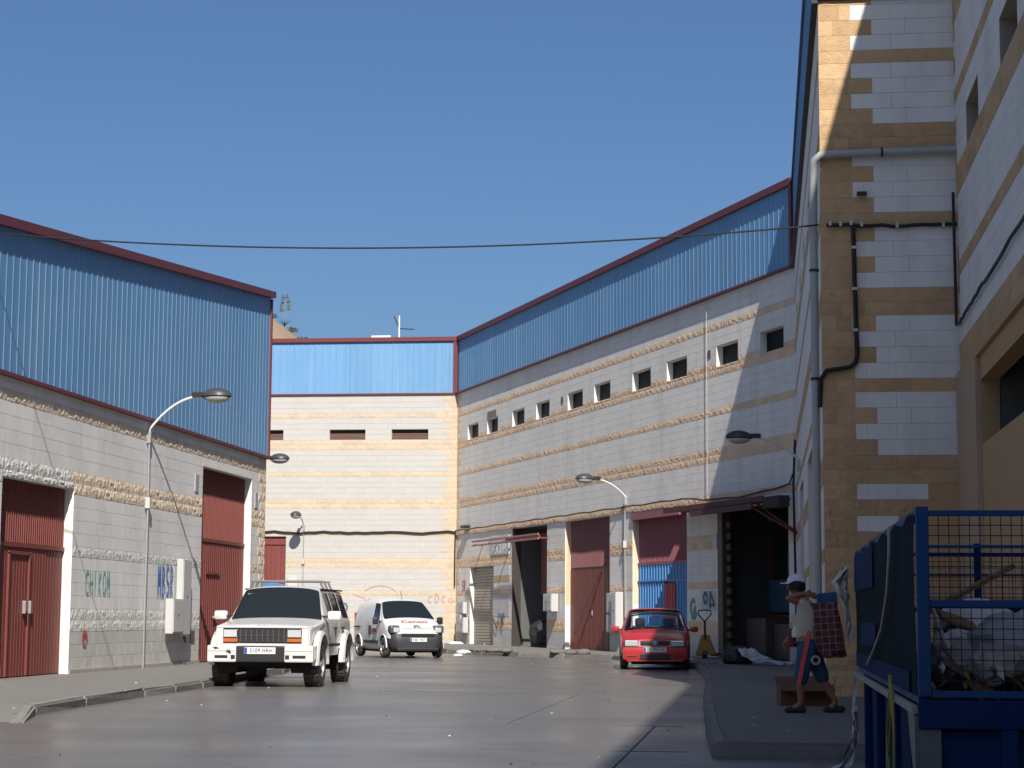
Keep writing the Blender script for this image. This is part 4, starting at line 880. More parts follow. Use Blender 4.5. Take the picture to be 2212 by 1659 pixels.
for i in range(140):
    y = rnd.uniform(16, 62); x = rnd.uniform(-9, 0) if i % 3 else rnd.uniform(-12, -8.4) if y > 24 else rnd.uniform(-.2, .8)
    z = .003 if -8.4 < x < -.9 else .125; s = rnd.uniform(.008, .03); a = rnd.uniform(0, 6)
    mb.add([(x + s * math.cos(a + k * 1.57) * (1.6 if k % 2 else .8), y + s * math.sin(a + k * 1.57), z + (.012 if k == 1 else 0)) for k in range(4)], [(0, 1, 2, 3)], i % 3)
tag(mb.obj('grit', [PLW, PAPER, CARD]), 'pale specks of grit and paper scattered over the road', 'grit', kind='stuff')
# ================================================================== vehicles
def carpaint(name, col, rough=.28, dirt=(.3, .28, .25), damt=.25): return mat(name, col, rough, var=.03, coat=.4, dirt=dirt, dscale=2.5, damt=damt)
CG = mat('car_glass', (.012, .016, .017), .06, spec=.7, var=.02)
CGT = mat('clear_car_glass', (.93, .96, .96), .01, trans=1, ior=1.4, var=.01)
TYRE = mat('tyre_rubber', (.04, .038, .035), .85, var=.25, scale=20, dirt=(.12, .11, .095), dscale=4, damt=.7)
RIM = mat('wheel_rim', (.26, .26, .26), .45, metal=.5, var=.1); CHROME = mat('chrome', (.7, .7, .7), .12, metal=1); HLENS = mat('headlamp_lens', (.62, .64, .64), .12, var=.2, scale=40, coat=1, metal=.35)
AMBER = mat('amber_lens', (.42, .10, .02), .2, coat=.6); PLATE = mat('number_plate', (.62, .62, .62), .5); EUB = mat('plate_blue', (.01, .05, .35), .5); INK = mat('plate_ink', (.02, .02, .025), .6)
UNDER = mat('underbody', (.012, .012, .012), .9); SEAT = mat('car_seat', (.03, .03, .035), .9)
def car_shell(root, stations, paint, glass_groups, creases, arches, arch_r, level=2, extra=None, black=None, glass=CG, sharp=.9):
    """stations: front to back, each a list of (x, y, z) for one half, bottom centre to top centre. Glass groups are cells
    (station, strip, sides); arches: x positions of the wheels. Returns the body object and its glass objects."""
    ns, npt = len(stations), len(stations[0]); bm = bmesh.new(); cl = bm.edges.layers.float.new('crease_edge'); V = {}
    for i, st in enumerate(stations):
        for k, (x, y, z) in enumerate(st):
            V[i, k, 1] = bm.verts.new((x, y, z)); V[i, k, -1] = V[i, k, 1] if abs(y) < 1e-6 else bm.verts.new((x, -y, z))
    F = {}
    def face(vs):
        u = []
        for v in vs:
            if v not in u: u.append(v)
        return bm.faces.new(u) if len(u) > 2 else None
    for s in (1, -1):
        for i in range(ns - 1):
            for k in range(npt - 1):
                q = [V[i, k, s], V[i + 1, k, s], V[i + 1, k + 1, s], V[i, k + 1, s]]
                F[i, k, s] = face(q if s < 0 else q[::-1])
    for i in (0, ns - 1):
        for k in range(npt - 1):
            q = [V[i, k, 1], V[i, k + 1, 1], V[i, k + 1, -1], V[i, k, -1]]; F['cap', i, k] = face(q if i else q[::-1])
    bm.edges.ensure_lookup_table()
    def cr(a, b, val):
        e = bm.edges.get((a, b))
        if e: e[cl] = val
    for kind, idx, val in creases:
        for s in (1, -1):
            if kind == 'st':
                for k in range(npt - 1): cr(V[idx, k, s], V[idx, k + 1, s], val)
            elif kind == 'ln':
                for i in range(ns - 1): cr(V[i, idx, s], V[i + 1, idx, s], val)
            elif kind == 'sg': cr(V[idx[0], idx[1], s], V[idx[2], idx[3], s], val)
    mats = [paint]
    gi = {}
    for g, (nm, cells, th) in enumerate(glass_groups):
        for sd in ((0,) if any(c[1] == 'c' for c in cells) else (1, -1)):
            fs = []
            for c in cells:
                if c[1] == 'c': fs += [F[c[0], k, s] for k in c[2] for s in (1, -1)]
                else: fs.append(F[c[0], c[1], sd])
            fs = [f for f in fs if f]
            bmesh.ops.inset_region(bm, faces=fs, thickness=th, use_even_offset=True, use_boundary=True)
            idx = len(mats); mats.append(glass); gi[idx] = nm
            for f in fs: f.material_index = idx
            fset = set(fs)
            for f in fs:
                for e in f.edges:
                    if sum(1 for q in e.link_faces if q in fset) == 1: e[cl] = 1.0
            if sharp:
                inner = {v for f in fs for v in f.verts}
                for v in inner:
                    if sum(1 for e in v.link_edges if sum(1 for q in e.link_faces if q in fset) == 1) == 2 and sum(1 for q in v.link_faces if q in fset) == 1:
                        for e in v.link_edges:
                            if not any(q in fset for q in e.link_faces): e[cl] = sharp
    for nm, cells, m in (black or []):
        idx = len(mats); mats.append(m); gi[idx] = nm
        for c in cells:
            for s in (1, -1):
                f = F.get((c[0], c[1], s)) if c[0] != 'cap' else F.get(c)
                if f: f.material_index = idx
    me = bpy.data.meshes.new('body'); bmesh.ops.recalc_face_normals(bm, faces=bm.faces); bm.to_mesh(me); bm.free()
    for m in mats: me.materials.append(m)
    o = link('body', me); sub = o.modifiers.new('s', 'SUBSURF'); sub.levels = level; sub.render_levels = level; me = evald(o, 'body')
    bm = bmesh.new(); bm.from_mesh(me)
    # cut the wheel arches and make their edge round
    for ax, az in arches:
        dead = [f for f in bm.faces if abs(f.calc_center_median().y) > .45 and math.hypot(f.calc_center_median().x - ax, f.calc_center_median().z - az) < arch_r]
        bmesh.ops.delete(bm, geom=dead, context='FACES')
        for v in bm.verts:
            if v.is_boundary and abs(v.co.y) > .4:
                dx, dz = v.co.x - ax, v.co.z - az; d = math.hypot(dx, dz)
                if .55 * arch_r < d < 1.45 * arch_r and v.co.z > az - arch_r * .75: v.co.x, v.co.z = ax + dx / d * arch_r, az + dz / d * arch_r
    out = {}
    for idx, nm in gi.items():
        fs = [f for f in bm.faces if f.material_index == idx]
        if not fs: continue
        vs = list({v for f in fs for v in f.verts}); ix = {v: i for i, v in enumerate(vs)}
        m2 = bpy.data.meshes.new(nm); isg = mats[idx] in (CG, CGT); off = .012 if isg else 0
        P0 = [v.co - v.normal * off for v in vs]; Q0 = [[ix[v] for v in f.verts] for f in fs]
        if mats[idx] is CGT:
            nv_ = len(P0); P0 += [v.co - v.normal * (off + .005) for v in vs]; Q0 += [[i + nv_ for i in reversed(f)] for f in Q0]
            cnt = {}
            for f in Q0[:len(Q0) // 2]:
                for a, b in zip(f, f[1:] + f[:1]): cnt[(a, b)] = 1
            Q0 += [[b, a, a + nv_, b + nv_] for a, b in cnt if (b, a) not in cnt]
        m2.from_pydata(P0, [], Q0); m2.materials.append(mats[idx])
        m2.polygons.foreach_set('use_smooth', [True] * len(m2.polygons)); out.setdefault(nm, []).append(m2)
        bmesh.ops.delete(bm, geom=fs, context='FACES')
    bm.to_mesh(me); bm.free(); me.materials.clear(); me.materials.append(paint)
    me.polygons.foreach_set('use_smooth', [True] * len(me.polygons)); me.set_sharp_from_angle(angle=rad(42))
    body = link('body', me, root)
    for nm, l in out.items():
        for m2 in l: link(nm, m2, root)
    return body
def wheel(root, x, y, r, wd, side, lugs=False, rim_r=None, steer=0, spokes=5, rimm=None):
    rim_r = rim_r or r * .6
    t = MB(); a = wd / 2
    t.lathe([(rim_r, -a), (r - .03, -a), (r - .008, -a + .03), (r, -a + .06), (r, a - .06), (r - .008, a - .03), (r - .03, a), (rim_r, a)], 40, 'y')
    if lugs:
        for i in range(26):
            q = 2 * math.pi * i / 26
            for yy in (-a + .005, .01):
                c, s = math.cos(q), math.sin(q); w_ = .028
                p = [(c * rr_ - s * ww, y2, s * rr_ + c * ww) for rr_ in (r - .005, r + .013) for y2 in (yy, yy + a - .02) for ww in (-w_, w_)]
                t.add(p, [(0, 1, 3, 2), (4, 6, 7, 5), (0, 4, 5, 1), (2, 3, 7, 6), (0, 2, 6, 4), (1, 5, 7, 3)])
    o = t.obj('wheel', TYRE, root, (x, y, r), steer, True)
    rm_ = MB(); s = side
    rm_.lathe([(rim_r + .006, s * (a + .002)), (rim_r - .02, s * (a - .005)), (rim_r - .03, s * (a - .05)), (.07, s * (a - .035)), (.06, s * (a - .01)), (0, s * (a - .01))], 28, 'y')
    rm_.obj('rim', rimm or RIM, o, smooth=True)
    h = MB()
    for i in range(spokes):
        q = 2 * math.pi * i / spokes; h.lathe([(0, s * (a - .034)), (.035, s * (a - .0335)), (.035, s * (a - .046))], 10, 'y', (math.cos(q) * rim_r * .62, 0, math.sin(q) * rim_r * .62))
    h.obj('rim_holes', BLACK, o)
    d = MB(); d.lathe([(0, -s * a), (rim_r, -s * a)], 24, 'y'); d.obj('brake_drum', UNDER, o)
    return o
def half_ring(x, z, r0, r1, y0, y1, a0, a1, n=18):
    """flare over a wheel opening: a swept box section"""
    mb = MB(); vs = []
    for i in range(n + 1):
        a = rad(a0 + (a1 - a0) * i / n); c, s = math.cos(a), math.sin(a)
        vs += [(x + c * r0, y1, z + s * r0), (x + c * r1, y0, z + s * r1), (x + c * (r1 - .01), y1 - (y1 - y0) * .25, z + s * (r1 - .01)), (x + c * (r0 + .015), y1 + (y1 - y0) * .02, z + s * (r0 + .015))]
    fs = [(i * 4 + j, i * 4 + (j + 1) % 4, i * 4 + 4 + (j + 1) % 4, i * 4 + 4 + j) for i in range(n) for j in range(4)] + [(0, 1, 2, 3), (n * 4 + 3, n * 4 + 2, n * 4 + 1, n * 4)]
    return mb.add(vs, fs)
def well(root, x, y, r, s):
    """dark inside of a wheel arch"""
    mb = MB(); vs = []; n = 16
    for i in range(n + 1):
        a = rad(-20 + 220 * i / n)
        for yy in (y, y - s * .34): vs.append((x + math.cos(a) * r, yy, r * .86 + math.sin(a) * r))
    fs = [(i * 2, i * 2 + 1, i * 2 + 3, i * 2 + 2) for i in range(n)] + [tuple(range(1, 2 * n + 3, 2))]
    return mb.add(vs, fs).obj('wheel_arch', UNDER, root)
def plate(root, x, z, txt, w_=.52, tilt=0):
    p = MB().box(0, .012, -w_ / 2, w_ / 2, -.055, .055, b=.004).obj('number_plate', PLATE, root, (x, 0, z))
    boxp(p, 'plate_band', EUB, .0125, .014, -w_ / 2 + .004, -w_ / 2 + .05, -.05, .05)
    o = lettering(txt, .098, INK, p, (.0145, .022, 0), (0, 0, rad(90)), .92); return p
def mirror_body(root, m, x, y, z, s, dims):
    o = MB().box(-dims[0] / 2, dims[0] / 2, -dims[1] / 2, dims[1] / 2, -dims[2] / 2, dims[2] / 2, b=min(dims) * .42).obj('mirror', m, root, (x, s * y, z), s * rad(8), True)
    MB().box(-.03, .03, -s * (dims[1] / 2 + .1), -s * dims[1] * .3, -.04, .0).obj('mirror_stalk', BLACK, o)
    boxp(o, 'mirror_glass', CHROME, -dims[0] / 2 - .003, -dims[0] / 2, -dims[1] * .36, dims[1] * .36, -dims[2] * .36, dims[2] * .36)
    return o
def grooves(root, lines, y_of, m, w_=.008, name='panel_gap'):
    """door and panel gaps on both sides; lines are (x, z) polylines, y_of(x, z) is the half width"""
    for s in (1, -1):
        mb = MB()
        for ln in lines: mb.tube([(x, s * (y_of(x, z) + .001), z) for x, z in ln], w_ / 2, 4)
        mb.obj(name, m, root)

# ------------------------------------------------------------------ white off-roader
J = thing('car', 'white boxy off-road car with roof bars and plate 5109 HRH, parked by the left kerb', 'car', (-8.37, 32.75, 0), math.atan2(-1, .045), 'cars parked in the street')
JW = carpaint('jeep_white', (.56, .55, .535), .32)
def jst(x, zb, zs, ym, zm, yb, zbelt, yr, zr, yi, zi, zc, ws=.80, xs=None, dx=0):
    """half section: bottom, sill, mid, belt, roof edge, roof; upper points shifted by dx"""
    return [(x, 0, zb), (x, .62, zb), (x, ws, zs), (x, ym, zm), (x, yb, zbelt), (x + dx, yr, zr), (x + dx, yi, zi), (x + dx, 0, zc)]
js = [jst(.60, .50, .56, .80, .80, .79, .97, .765, 1.005, .60, 1.02, 1.025, .78),
      jst(.50, .50, .54, .83, .80, .82, .99, .79, 1.025, .60, 1.045, 1.055, .80),
      jst(.0, .48, .52, .845, .82, .835, 1.03, .80, 1.065, .60, 1.09, 1.105, .82),
      jst(-.52, .46, .50, .855, .84, .845, 1.085, .80, 1.12, .60, 1.15, 1.165, .83),
      jst(-.62, .46, .50, .855, .84, .85, 1.10, .655, 1.625, .52, 1.675, 1.70, .83, dx=-.36),
      jst(-.98, .46, .50, .86, .84, .852, 1.10, .66, 1.64, .53, 1.70, 1.725, .83, dx=-.08),
      jst(-1.62, .46, .50, .86, .84, .852, 1.10, .665, 1.655, .54, 1.715, 1.74, .83),
      jst(-2.42, .46, .50, .86, .84, .85, 1.10, .665, 1.65, .54, 1.71, 1.735, .83),
      jst(-3.15, .48, .52, .85, .84, .84, 1.10, .66, 1.63, .53, 1.69, 1.715, .82),
      jst(-3.34, .50, .54, .83, .84, .82, 1.09, .64, 1.60, .50, 1.66, 1.685, .80)]
glass_j = [('windscreen', [(3, 'c', (5, 6))], .03), ('side_window', [(5, 4)], .055), ('side_window', [(6, 4)], .055), ('side_window', [(7, 4)], .06), ('rear_window', [], 0)][:4]
jb = car_shell(J, js, JW, glass_j, [('st', 0, .8), ('ln', 1, .9), ('ln', 2, .6), ('ln', 4, .6), ('ln', 5, .7), ('st', 9, .8), ('sg', (3, 5, 3, 6), .8), ('sg', (3, 6, 3, 7), .8), ('sg', (4, 5, 4, 6), .6), ('sg', (4, 6, 4, 7), .6), ('st', 1, .3)], [(0, .42), (-2.58, .42)], .46, 3)
for x in (0, -2.58):
    for s in (1, -1):
        wheel(J, x, s * .78, .372, .27, s, True, .215, 0, 5)
        well(J, x, s * .80, .455, s)
        half_ring(x, .42, .455, .53, s * .835, s * .945, -6, 186).obj('wheel_flare', JW, J, smooth=False)
# face: dark grille with slots, headlamps, indicators
boxp(J, 'grille', BLACK, .585, .612, -.655, .655, .735, .985, b=.01)
gj = boxp(J, 'grille_frame', JW, .56, .64, -.78, .78, .985, 1.02, b=.015)
for s in (1, -1): boxp(J, 'grille_side', JW, .55, .635, s * .725 - .055, s * .725 + .055, .70, .984, b=.012)
for i in range(9): boxp(J, 'grille_bar', mat('grille_bar', (.055, .055, .06), .4), .612, .63, -.37 + i * .0925 - .012, -.37 + i * .0925 + .012, .755, .965, b=.004)
boxp(J, 'grille_bar', mat('grille_bar', (0, 0, 0)), .612, .622, -.42, .42, .85, .862)
for s in (1, -1):
    h = boxp(J, 'headlight', CHROME, .60, .632, s * .545 - .125, s * .545 + .125, .825, .965, b=.012)
    boxp(h, 'lens', HLENS, .632, .642, s * .545 - .112, s * .545 + .112, .838, .952, b=.004)
    boxp(J, 'indicator', AMBER, .60, .640, s * .545 - .125, s * .545 + .125, .755, .812, b=.008)
# bumper: white wings, black middle
for s in (1, -1):
    mb = MB(); mb.box(.60, .79, s * .405 if s > 0 else -.90, .90 if s > 0 else -.405, .42, .70, b=.03); bo = mb.obj('bumper', JW, J)
    boxp(J, 'bumper_end', JW, .30, .66, s * .875 - .035, s * .875 + .035, .46, .70, b=.02)
    boxp(bo, 'fog_slot', BLACK, .785, .794, s * .66 - .11, s * .66 + .11, .485, .535, b=.004)
    boxp(bo, 'tow_hole', BLACK, .785, .795, s * .46 - .035, s * .46 + .035, .47, .54, b=.004)
    boxp(bo, 'bumper_strip', mat('bumper_seam', (.3, .3, .3), .6), .788, .793, s * .65 - .23, s * .65 + .23, .60, .612)
boxp(J, 'bumper_middle', BLACK, .60, .80, -.404, .404, .42, .69, b=.02)
mb = MB()
for i in range(5): mb.tube([(.795, -.50 - i * .02, .60 + .03 * (i % 2)), (.795, -.53 + .01 * i, .57)], .008, 4)
mb.obj('scuff', BLACK, J)
mb = MB()
for q in ([(.795, -.72, .66), (.795, -.80, .665)], [(.795, -.75, .68), (.795, -.76, .64)], [(.795, -.70, .65), (.795, -.78, .645)]): mb.tube(q, .006, 4)
mb.obj('scuff', BLACK, J)
plate(J, .802, .612, '5109 HRH', .53)
lettering('Jeep', .085, mat('badge_grey', (.2, .2, .21), .5), J, (.602, .0, 1.003 + .018), (rad(-20), 0, rad(90)), 1.3)
for s in (1, -1):
    mirror_body(J, JW, -.62, 1.0, 1.20, s, (.11, .24, .16))
    boxp(J, 'side_moulding', BLACK, -2.0, -.62, s * .862 - .012, s * .862 + .012, .66, .71, b=.006)
    boxp(J, 'drip_rail', BLACK, -3.2, -1.05, s * .672 - .014, s * .672 + .014, 1.645, 1.672)
    for x in (-1.50, -2.30): boxp(J, 'door_handle', BLACK, x - .08, x + .08, s * .858 - .004, s * .858 + .03, .96, 1.0, b=.008)
    boxp(J, 'rear_bumper_end', JW, -3.55, -3.2, s * .80 - .06, s * .80 + .06, .52, .66, b=.03)
    for x in (-1.35, -1.75, -2.15):
        MB().tube([(x - .05, s * .66, 1.66), (x, s * .60, 1.80)], .022, 6).obj('rack_leg', mat('rack_grey', (.16, .16, .17), .5), J)
for x in (-1.35, -1.75, -2.15): MB().tube([(x, -.64, 1.805), (x, .64, 1.805)], .017, 6).obj('roof_bar', mat('rack_grey', (0, 0, 0)), J)
yj = lambda x, z: .862 if z < 1.0 else .856
grooves(J, [[(-.62, .52), (-.62, 1.08)], [(-1.62, .52), (-1.62, 1.10)], [(-2.28, .80), (-2.42, 1.10)], [(.45, .985), (-.5, 1.075)]], yj, mat('gap_dark', (.12, .12, .12), .8), .010)
MB().box(-3.2, .5, -.55, .55, .34, .47).box(-.15, .15, -.68, .68, .30, .42).box(-2.72, -2.44, -.68, .68, .3, .42).obj('chassis', UNDER, J)
MB().lathe([(.0, -.12), (.16, -.1), (.16, .1), (0, .12)], 16, 'x', (0, -.2, .36)).obj('axle_housing', UNDER, J)
for s in (1, -1):
    for x in (-1.15, -1.95): boxp(J, 'seat', SEAT, x - .08, x + .08, s * .36 - .24, s * .36 + .24, .6, 1.35, b=.05)
boxp(J, 'sun_visor', mat('visor_strip', (.25, .26, .25), .8), -.93, -.92, -.60, -.50, 1.25, 1.58)

# ------------------------------------------------------------------ white panel van
VN = thing('van', 'small white panel van with black bumper and red and dark lettering, before the sunlit wall', 'van', (-10.1, 55.9, 0), math.atan2(-.883, .469), 'cars parked in the street')
VW = carpaint('van_white', (.58, .575, .565), .3, damt=.15)
def vst(x, zb, ws, zs, ym, zm, yb, zbelt, yr, zr, yi, zi, zc, dx=0, d1=0):
    return [(x, 0, zb), (x, ws - .1, zb), (x, ws, zs), (x, ym, zm), (x + d1, yb, zbelt), (x + dx, yr, zr), (x + dx, yi, zi), (x + dx, 0, zc)]
vsn = [vst(.66, .24, .56, .32, .60, .56, .58, .70, .52, .80, .34, .83, .84, -.12, -.06),
       vst(.52, .22, .78, .32, .81, .56, .80, .72, .74, .90, .45, .935, .95, -.20, -.08),
       vst(.28, .22, .83, .32, .852, .58, .845, .82, .80, 1.00, .48, 1.05, 1.065, -.20, -.06),
       vst(-.05, .22, .84, .32, .858, .60, .852, .95, .80, 1.09, .5, 1.14, 1.155, -.15),
       vst(-.30, .22, .84, .32, .858, .60, .852, 1.00, .62, 1.585, .45, 1.63, 1.645, -.62),
       vst(-.62, .22, .84, .32, .858, .60, .852, 1.02, .655, 1.61, .48, 1.68, 1.70, -.48),
       vst(-1.12, .22, .84, .32, .858, .60, .852, 1.03, .70, 1.625, .5, 1.705, 1.73, -.12),
       vst(-1.75, .22, .84, .32, .858, .60, .855, 1.05, .735, 1.62, .52, 1.71, 1.735),
       vst(-2.60, .22, .84, .32, .855, .60, .85, 1.05, .735, 1.59, .52, 1.68, 1.705),
       vst(-3.05, .24, .83, .34, .845, .62, .84, 1.05, .72, 1.55, .5, 1.63, 1.655),
       vst(-3.13, .26, .80, .36, .82, .62, .81, 1.05, .69, 1.50, .48, 1.57, 1.59)]
car_shell(VN, vsn, VW, [('windscreen', [(3, 'c', (5, 6))], .035), ('side_window', [(4, 4), (5, 4)], .05)],
          [('ln', 1, .8), ('st', 0, .4), ('sg', (3, 5, 3, 6), .6), ('sg', (3, 6, 3, 7), .6), ('sg', (4, 5, 4, 6), .5), ('sg', (4, 6, 4, 7), .5), ('st', 10, .7)], [(0, .30), (-2.51, .30)], .355, 3,
          black=[('bumper', [(0, 1), (0, 2), (0, 3), (1, 1), (1, 2), ('cap', 0, 0), ('cap', 0, 1), ('cap', 0, 2), ('cap', 0, 3), (0, 0)], mat('grey_black_plastic', (.028, .029, .034), .55, var=.12))])
for x in (0, -2.51):
    for s in (1, -1):
        wheel(VN, x, s * .785, .298, .19, s, False, .185, 0, 8); well(VN, x, s * .78, .35, s)
        half_ring(x, .30, .352, .385, s * .845, s * .876, 0, 180).obj('wheel_flare', VW, VN, smooth=True)
for s in (1, -1):
    bz = boxp(VN, 'headlight', mat('headlamp_surround', (.06, .062, .068), .4), .28, .57, s * .665 - .155, s * .665 + .145, .70, .93, b=.07)
    boxp(bz, 'lens', HLENS, .53, .585, s * .625 - .10, s * .625 + .10, .725, .875, b=.045, smooth=True)
    mirror_body(VN, BLACK, -.36, .98, 1.06, s, (.12, .17, .22))
    boxp(VN, 'side_moulding', BLACK, -1.95, -.5, s * .868 - .016, s * .868 + .016, .40, .49, b=.008)
    boxp(VN, 'rub_strip', BLACK, -3.0, -2.35, s * .862 - .012, s * .862 + .012, .86, .90, b=.005)
    boxp(VN, 'door_handle', BLACK, -1.40, -1.22, s * .868 - .012, s * .868 + .012, .66, .92, b=.01)
    boxp(VN, 'door_decal', mat('red_lettering', (.42, .03, .03), .5), -1.1, -.75, s * .872 - .003, s * .872 + .003, .72, .84)
    boxp(VN, 'tail_lamp', mat('tail_red', (.3, .02, .02), .3), -3.15, -3.06, s * .76 - .05, s * .76 + .05, .9, 1.3, b=.02)
plate(VN, .667, .52, '0067 HDT', .50)
boxp(VN, 'bumper_lip', BLACK, .55, .665, -.62, .62, .20, .30, b=.03)
boxp(VN, 'grille', BLACK, .60, .655, -.50, .50, .62, .70, b=.015)
hood_t = math.atan2(.16, .40)
lettering('Canon', .24, mat('red_lettering', (0, 0, 0)), VN, (.175, .02, 1.035), (rad(-68), 0, rad(90)), 1.25)
mb = MB()
for k in (0, 1):
    zz = -.03 + k * .06
    for s in (1, -1): mb.add([(0, 0, zz + .04), (0, s * .095, zz - .02), (0, s * .095, zz - .05), (0, 0, zz + .008), (-.01, 0, zz + .04), (-.01, s * .095, zz - .02), (-.01, s * .095, zz - .05), (-.01, 0, zz + .008)], [(0, 1, 2, 3), (4, 7, 6, 5), (0, 4, 5, 1), (1, 5, 6, 2), (2, 6, 7, 3)])
o = mb.obj('chevron_badge', mat('badge_chrome', (.30, .30, .31), .4, metal=.6), VN, (.475, 0, .915)); o.rotation_euler = (0, rad(-58), 0)
boxp(VN, 'hood_seam', mat('gap_dark', (0, 0, 0)), .535, .545, -.55, .55, .835, .842)
MB().tube([(-.95, .0, 1.70), (-1.12, 0, 1.92)], .008, 5).obj('aerial', BLACK, VN)
yv = lambda x, z: .866 if z < .9 else .862
grooves(VN, [[(-.28, .62), (-.30, .98)], [(-1.48, .40), (-1.48, 1.05)], [(-1.62, .40), (-1.62, 1.02)]], yv, mat('gap_dark', (0, 0, 0)), .010)
MB().box(-3.0, .5, -.6, .6, .16, .24).obj('chassis', UNDER, VN)
for s in (1, -1): boxp(VN, 'seat', SEAT, -1.35, -1.2, s * .36 - .22, s * .36 + .22, .4, 1.3, b=.05)
boxp(VN, 'bulkhead', mat('bulkhead_grey', (.3, .3, .29), .8), -1.62, -1.58, -.6, .6, .4, 1.5)
MB().lathe([(.165, -.012), (.18, 0), (.165, .012), (.15, 0)], 20, 'x', (-.62, .36, 1.0)).obj('steering_wheel', mat('wheel_grey', (.25, .25, .26), .6), VN)

# ------------------------------------------------------------------ red hatchback
P = thing('car', 'red hatchback facing the viewer, half in sun and half in shadow, before the blue door', 'car', (-2.53, 46.05, 0), math.atan2(-.998, .06), 'cars parked in the street')
PR_ = carpaint('faded_red', (.36, .018, .020), .36, dirt=(.30, .03, .03), damt=.3)
def pst(x, zb, ws, zs, ym, zm, yb, zbelt, yr, zr, yi, zi, zc, dx=0, d1=0):
    return [(x, 0, zb), (x, ws - .1, zb), (x, ws, zs), (x, ym, zm), (x + d1, yb, zbelt), (x + dx, yr, zr), (x + dx, yi, zi), (x + dx, 0, zc)]
ps = [pst(.72, .20, .62, .28, .66, .50, .64, .58, .60, .66, .42, .69, .70, -.06, -.03),
      pst(.60, .19, .74, .28, .775, .50, .765, .62, .72, .70, .46, .74, .75, -.06, -.02),
      pst(.25, .19, .79, .28, .815, .52, .805, .70, .755, .79, .46, .83, .845),
      pst(-.25, .19, .80, .28, .825, .54, .815, .83, .755, .88, .5, .925, .94, -.06),
      pst(-.45, .19, .80, .28, .825, .54, .818, .87, .605, 1.355, .46, 1.392, 1.405, -.55),
      pst(-.80, .19, .80, .28, .827, .54, .82, .88, .62, 1.375, .48, 1.42, 1.435, -.32),
      pst(-1.50, .19, .80, .28, .827, .54, .82, .89, .62, 1.38, .48, 1.425, 1.44),
      pst(-2.20, .19, .80, .28, .82, .54, .815, .90, .59, 1.325, .45, 1.375, 1.39),
      pst(-2.72, .22, .78, .32, .80, .56, .78, .90, .58, 1.27, .44, 1.31, 1.325, .12),
      pst(-2.92, .26, .70, .36, .74, .56, .71, .88, .62, .93, .44, .945, .95, .05)]
car_shell(P, ps, PR_, [('windscreen', [(3, 'c', (5, 6))], .03), ('side_window', [(5, 4)], .05), ('side_window', [(6, 4)], .05), ('rear_window', [(8, 'c', (5, 6))], .02), ('side_window', [(7, 4)], .07)],
          [('ln', 1, .8), ('st', 0, .35), ('sg', (3, 5, 3, 6), .6), ('sg', (3, 6, 3, 7), .6), ('sg', (4, 5, 4, 6), .5), ('sg', (4, 6, 4, 7), .5), ('ln', 4, .3), ('st', 9, .6)], [(0, .28), (-2.41, .28)], .325, 3, glass=CGT)
for x in (0, -2.41):
    for s in (1, -1): wheel(P, x, s * .725, .275, .17, s, False, .17, 0, 6); well(P, x, s * .74, .32, s)
hb = mat('headlamp_glass', (.5, .51, .5), .15, var=.3, scale=50, metal=.3, coat=1)
for s in (1, -1):
    h = boxp(P, 'headlight', BLACK, .52, .705, s * .53 - .18, s * .53 + .15, .53, .685, b=.02); boxp(h, 'lens', hb, .66, .722, s * .53 - .165, s * .53 + .14, .543, .672, b=.018)
    boxp(P, 'air_slot', BLACK, .60, .757, s * .54 - .12, s * .54 + .12, .285, .335, b=.01)
    mirror_body(P, PR_, -.42, .93, .93, s, (.11, .19, .13))
    for x, z in ((-1.05, 0),): boxp(P, 'side_moulding', BLACK, -2.0, -.4, s * .828 - .01, s * .828 + .01, .50, .54, b=.004)
    for x in (-1.2, -2.1):
        boxp(P, 'seat', SEAT, x - .06, x + .06, s * .34 - .22, s * .34 + .22, .35, 1.0, b=.05); boxp(P, 'headrest', SEAT, x - .05, x + .05, s * .34 - .13, s * .34 + .13, .99, 1.18, b=.05)
boxp(P, 'grille', BLACK, .62, .722, -.335, .335, .565, .665, b=.015)
for z in (.59, .615, .64): boxp(P, 'grille_bar', mat('grille_bar', (0, 0, 0)), .722, .728, -.32, .32, z, z + .008)
bd = MB().lathe([(.058, .0), (.062, .012), (.05, .014), (.048, .004)], 24, 'x', (.728, 0, .615)).lathe([(0, .006), (.05, .006)], 20, 'x', (.728, 0, .615)).obj('round_badge', mat('badge_chrome', (0, 0, 0)), P)
lettering('V', .05, PLATE, bd, (.737, 0, .634), (0, 0, rad(90)), 1.1); lettering('W', .05, PLATE, bd, (.737, 0, .598), (0, 0, rad(90)), 1.0)
mb = MB(); mb.box(.50, .755, -.74, .74, .22, .52, b=.05); mb.obj('bumper', PR_, P, smooth=True)
boxp(P, 'bumper_gap', mat('gap_dark', (0, 0, 0)), .60, .727, -.70, .70, .522, .532)
boxp(P, 'lower_grille', BLACK, .60, .757, -.36, .36, .235, .375, b=.015)
boxp(P, 'bumper_lip', PR_, .55, .735, -.66, .66, .19, .24, b=.02)
plate(P, .757, .46, 'CE 7955 BL', .52)
MB().box(-2.8, .5, -.55, .55, .12, .22).obj('chassis', UNDER, P)
boxp(P, 'dashboard', SEAT, -.75, -.35, -.62, .62, .72, .9, b=.05)
yp = lambda x, z: .826
grooves(P, [[(-.40, .3), (-.42, .86)], [(-1.52, .3), (-1.52, .88)]], yp, mat('gap_dark', (0, 0, 0)), .01)
mb = MB(); mb.tube([(.56, -.55, .70), (.2, -.58, .80), (-.2, -.58, .90)], .006, 4).tube([(.56, .55, .70), (.2, .58, .80), (-.2, .58, .90)], .006, 4); mb.obj('hood_gap', mat('gap_dark', (0, 0, 0)), P)
